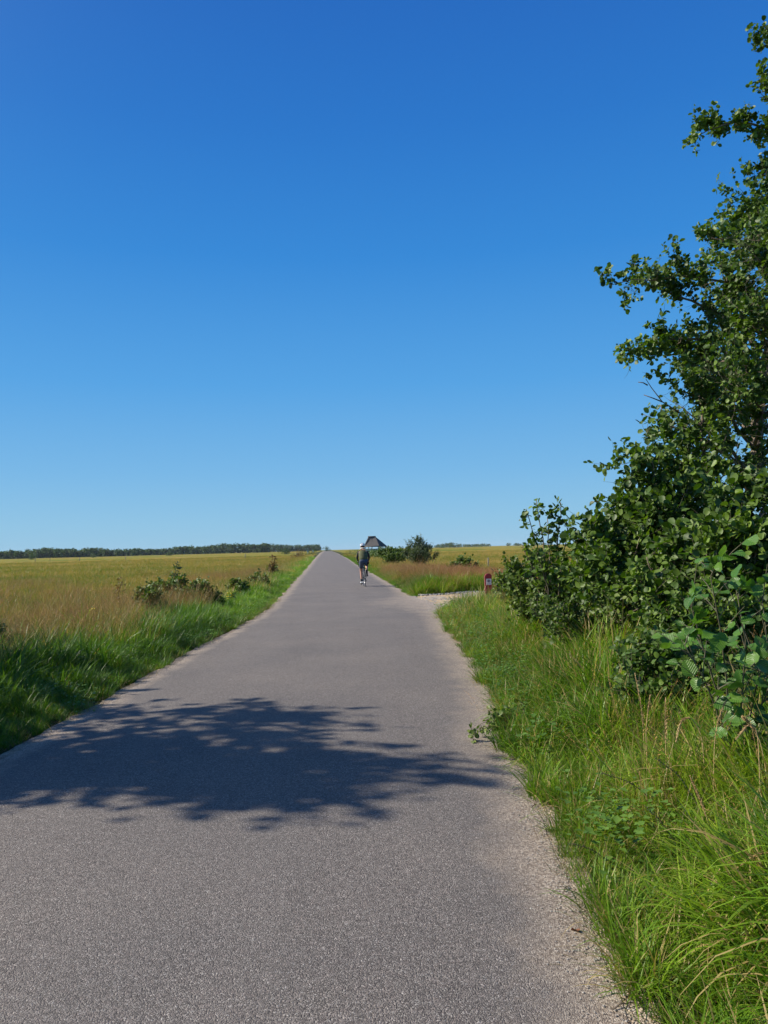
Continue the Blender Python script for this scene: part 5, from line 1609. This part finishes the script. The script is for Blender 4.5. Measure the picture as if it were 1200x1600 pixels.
# shorts
V = [pel + Vector((0, .02, .12)), pel]; Ed = [(0, 1)]; Rd = [(.175, .15), (.19, .16)]
for s in (-1, 1):
    hip, kn, *_ = leg(s)
    i = len(V); V += [hip + Vector((0, 0, -.02)), hip.lerp(kn, .45), hip.lerp(kn, .80)]; Ed += [(1, i), (i, i + 1), (i + 1, i + 2)]; Rd += [.112, .10, .084]
skin('shorts', V, Ed, Rd, MAT['shorts'], root=1)
for s in (-1, 1):
    hip, kn, ank, toe, heel = leg(s)
    a0 = .72 if s < 0 else .5
    skin('sock', [kn.lerp(ank, a0), kn.lerp(ank, .9), ank, ank.lerp(toe, .35)], [(0, 1), (1, 2), (2, 3)], [.052, .044, .042, .04], MAT['sock'])
    o = skin('shoe', [heel + Vector((0, 0, .0)), heel.lerp(toe, .35) + Vector((0, 0, .01)), heel.lerp(toe, .75), toe + Vector((0, .04, 0))], [(0, 1), (1, 2), (2, 3)], [(.042, .05), (.045, .052), (.05, .036), (.036, .024)], MAT['shoe' if s < 0 else 'blackshoe'])
    m_ = MB(); m_.tube([heel + Vector((0, -.02, -.045)), heel.lerp(toe, .5) + Vector((0, 0, -.045)), toe + Vector((0, .05, -.03))], [.034, .042, .03], 8); m_.build('shoe_sole', MAT['blackshoe'], person)
# head: hair, ears, face, helmet
m_ = MB(); m_.ellipsoid(hd + Vector((0, -.012, .025)), (.082, .098, .095), 20, 12); m_.build('hair', MAT['hair'], person)
for s in (-1, 1):
    m_ = MB(); m_.ellipsoid(hd + Vector((s * .083, .01, -.005)), (.012, .022, .033), 10, 8); m_.build('ear', MAT['skin'], person)
    m_ = MB(); m_.ellipsoid(hd + Vector((s * .032, .088, .012)), (.014, .01, .009), 8, 6); m_.build('eye', MAT['white'], person)
m_ = MB(); m_.tube([hd + Vector((0, .09, .015)), hd + Vector((0, .118, -.022)), hd + Vector((0, .095, -.03))], [.009, .015, .01], 8); m_.build('nose', MAT['skin'], person)
m_ = MB(); m_.tube([hd + Vector((-.024, .088, -.055)), hd + Vector((0, .097, -.056)), hd + Vector((.024, .088, -.055))], [.004, .008, .004], 6); m_.build('mouth', MAT['redside'], person)
m_ = MB(); m_.ellipsoid(hd + Vector((0, .0, .055)), (.104, .138, .098), 24, 10, zmin=-.12); h_ = m_.build('helmet', MAT['helmetw'], person)
for k in range(-2, 3):
    m_ = MB()
    pts = []
    for j in range(9):
        t = R(25 + j * 16)
        pts.append(hd + Vector((k * .036, -math.cos(t) * .128, .058 + math.sin(t) * .093 * math.sqrt(max(.1, 1 - (k * .036 / .104) ** 2)))))
    m_.tube(pts, .0095, 6); m_.build('helmet_vent', MAT['helmetd'], h_)
m_ = MB()
for s in (-1, 1): m_.tube([hd + Vector((s * .09, .02, .05)), hd + Vector((s * .075, .03, -.05)), hd + Vector((0, .06, -.10))], .005, 4)
m_.build('chin_strap', MAT['blackplastic'], person)

# ------------------------------------------------------------------ thin summer haze
m, nt, out = new_mat('summer_haze')
pv = nt.nodes.new('ShaderNodeVolumePrincipled')
pv.inputs['Color'].default_value = (0.80, 0.88, 1.0, 1)
pv.inputs['Density'].default_value = 0.00004
nt.links.new(pv.outputs[0], out.inputs['Volume'])
m_ = MB(); m_.box((0, 2400, 10.5), (8600, 5600, 27))
tag(m_.build('haze', m, None, False), 'thin pale haze over the flat land', kind='stuff')
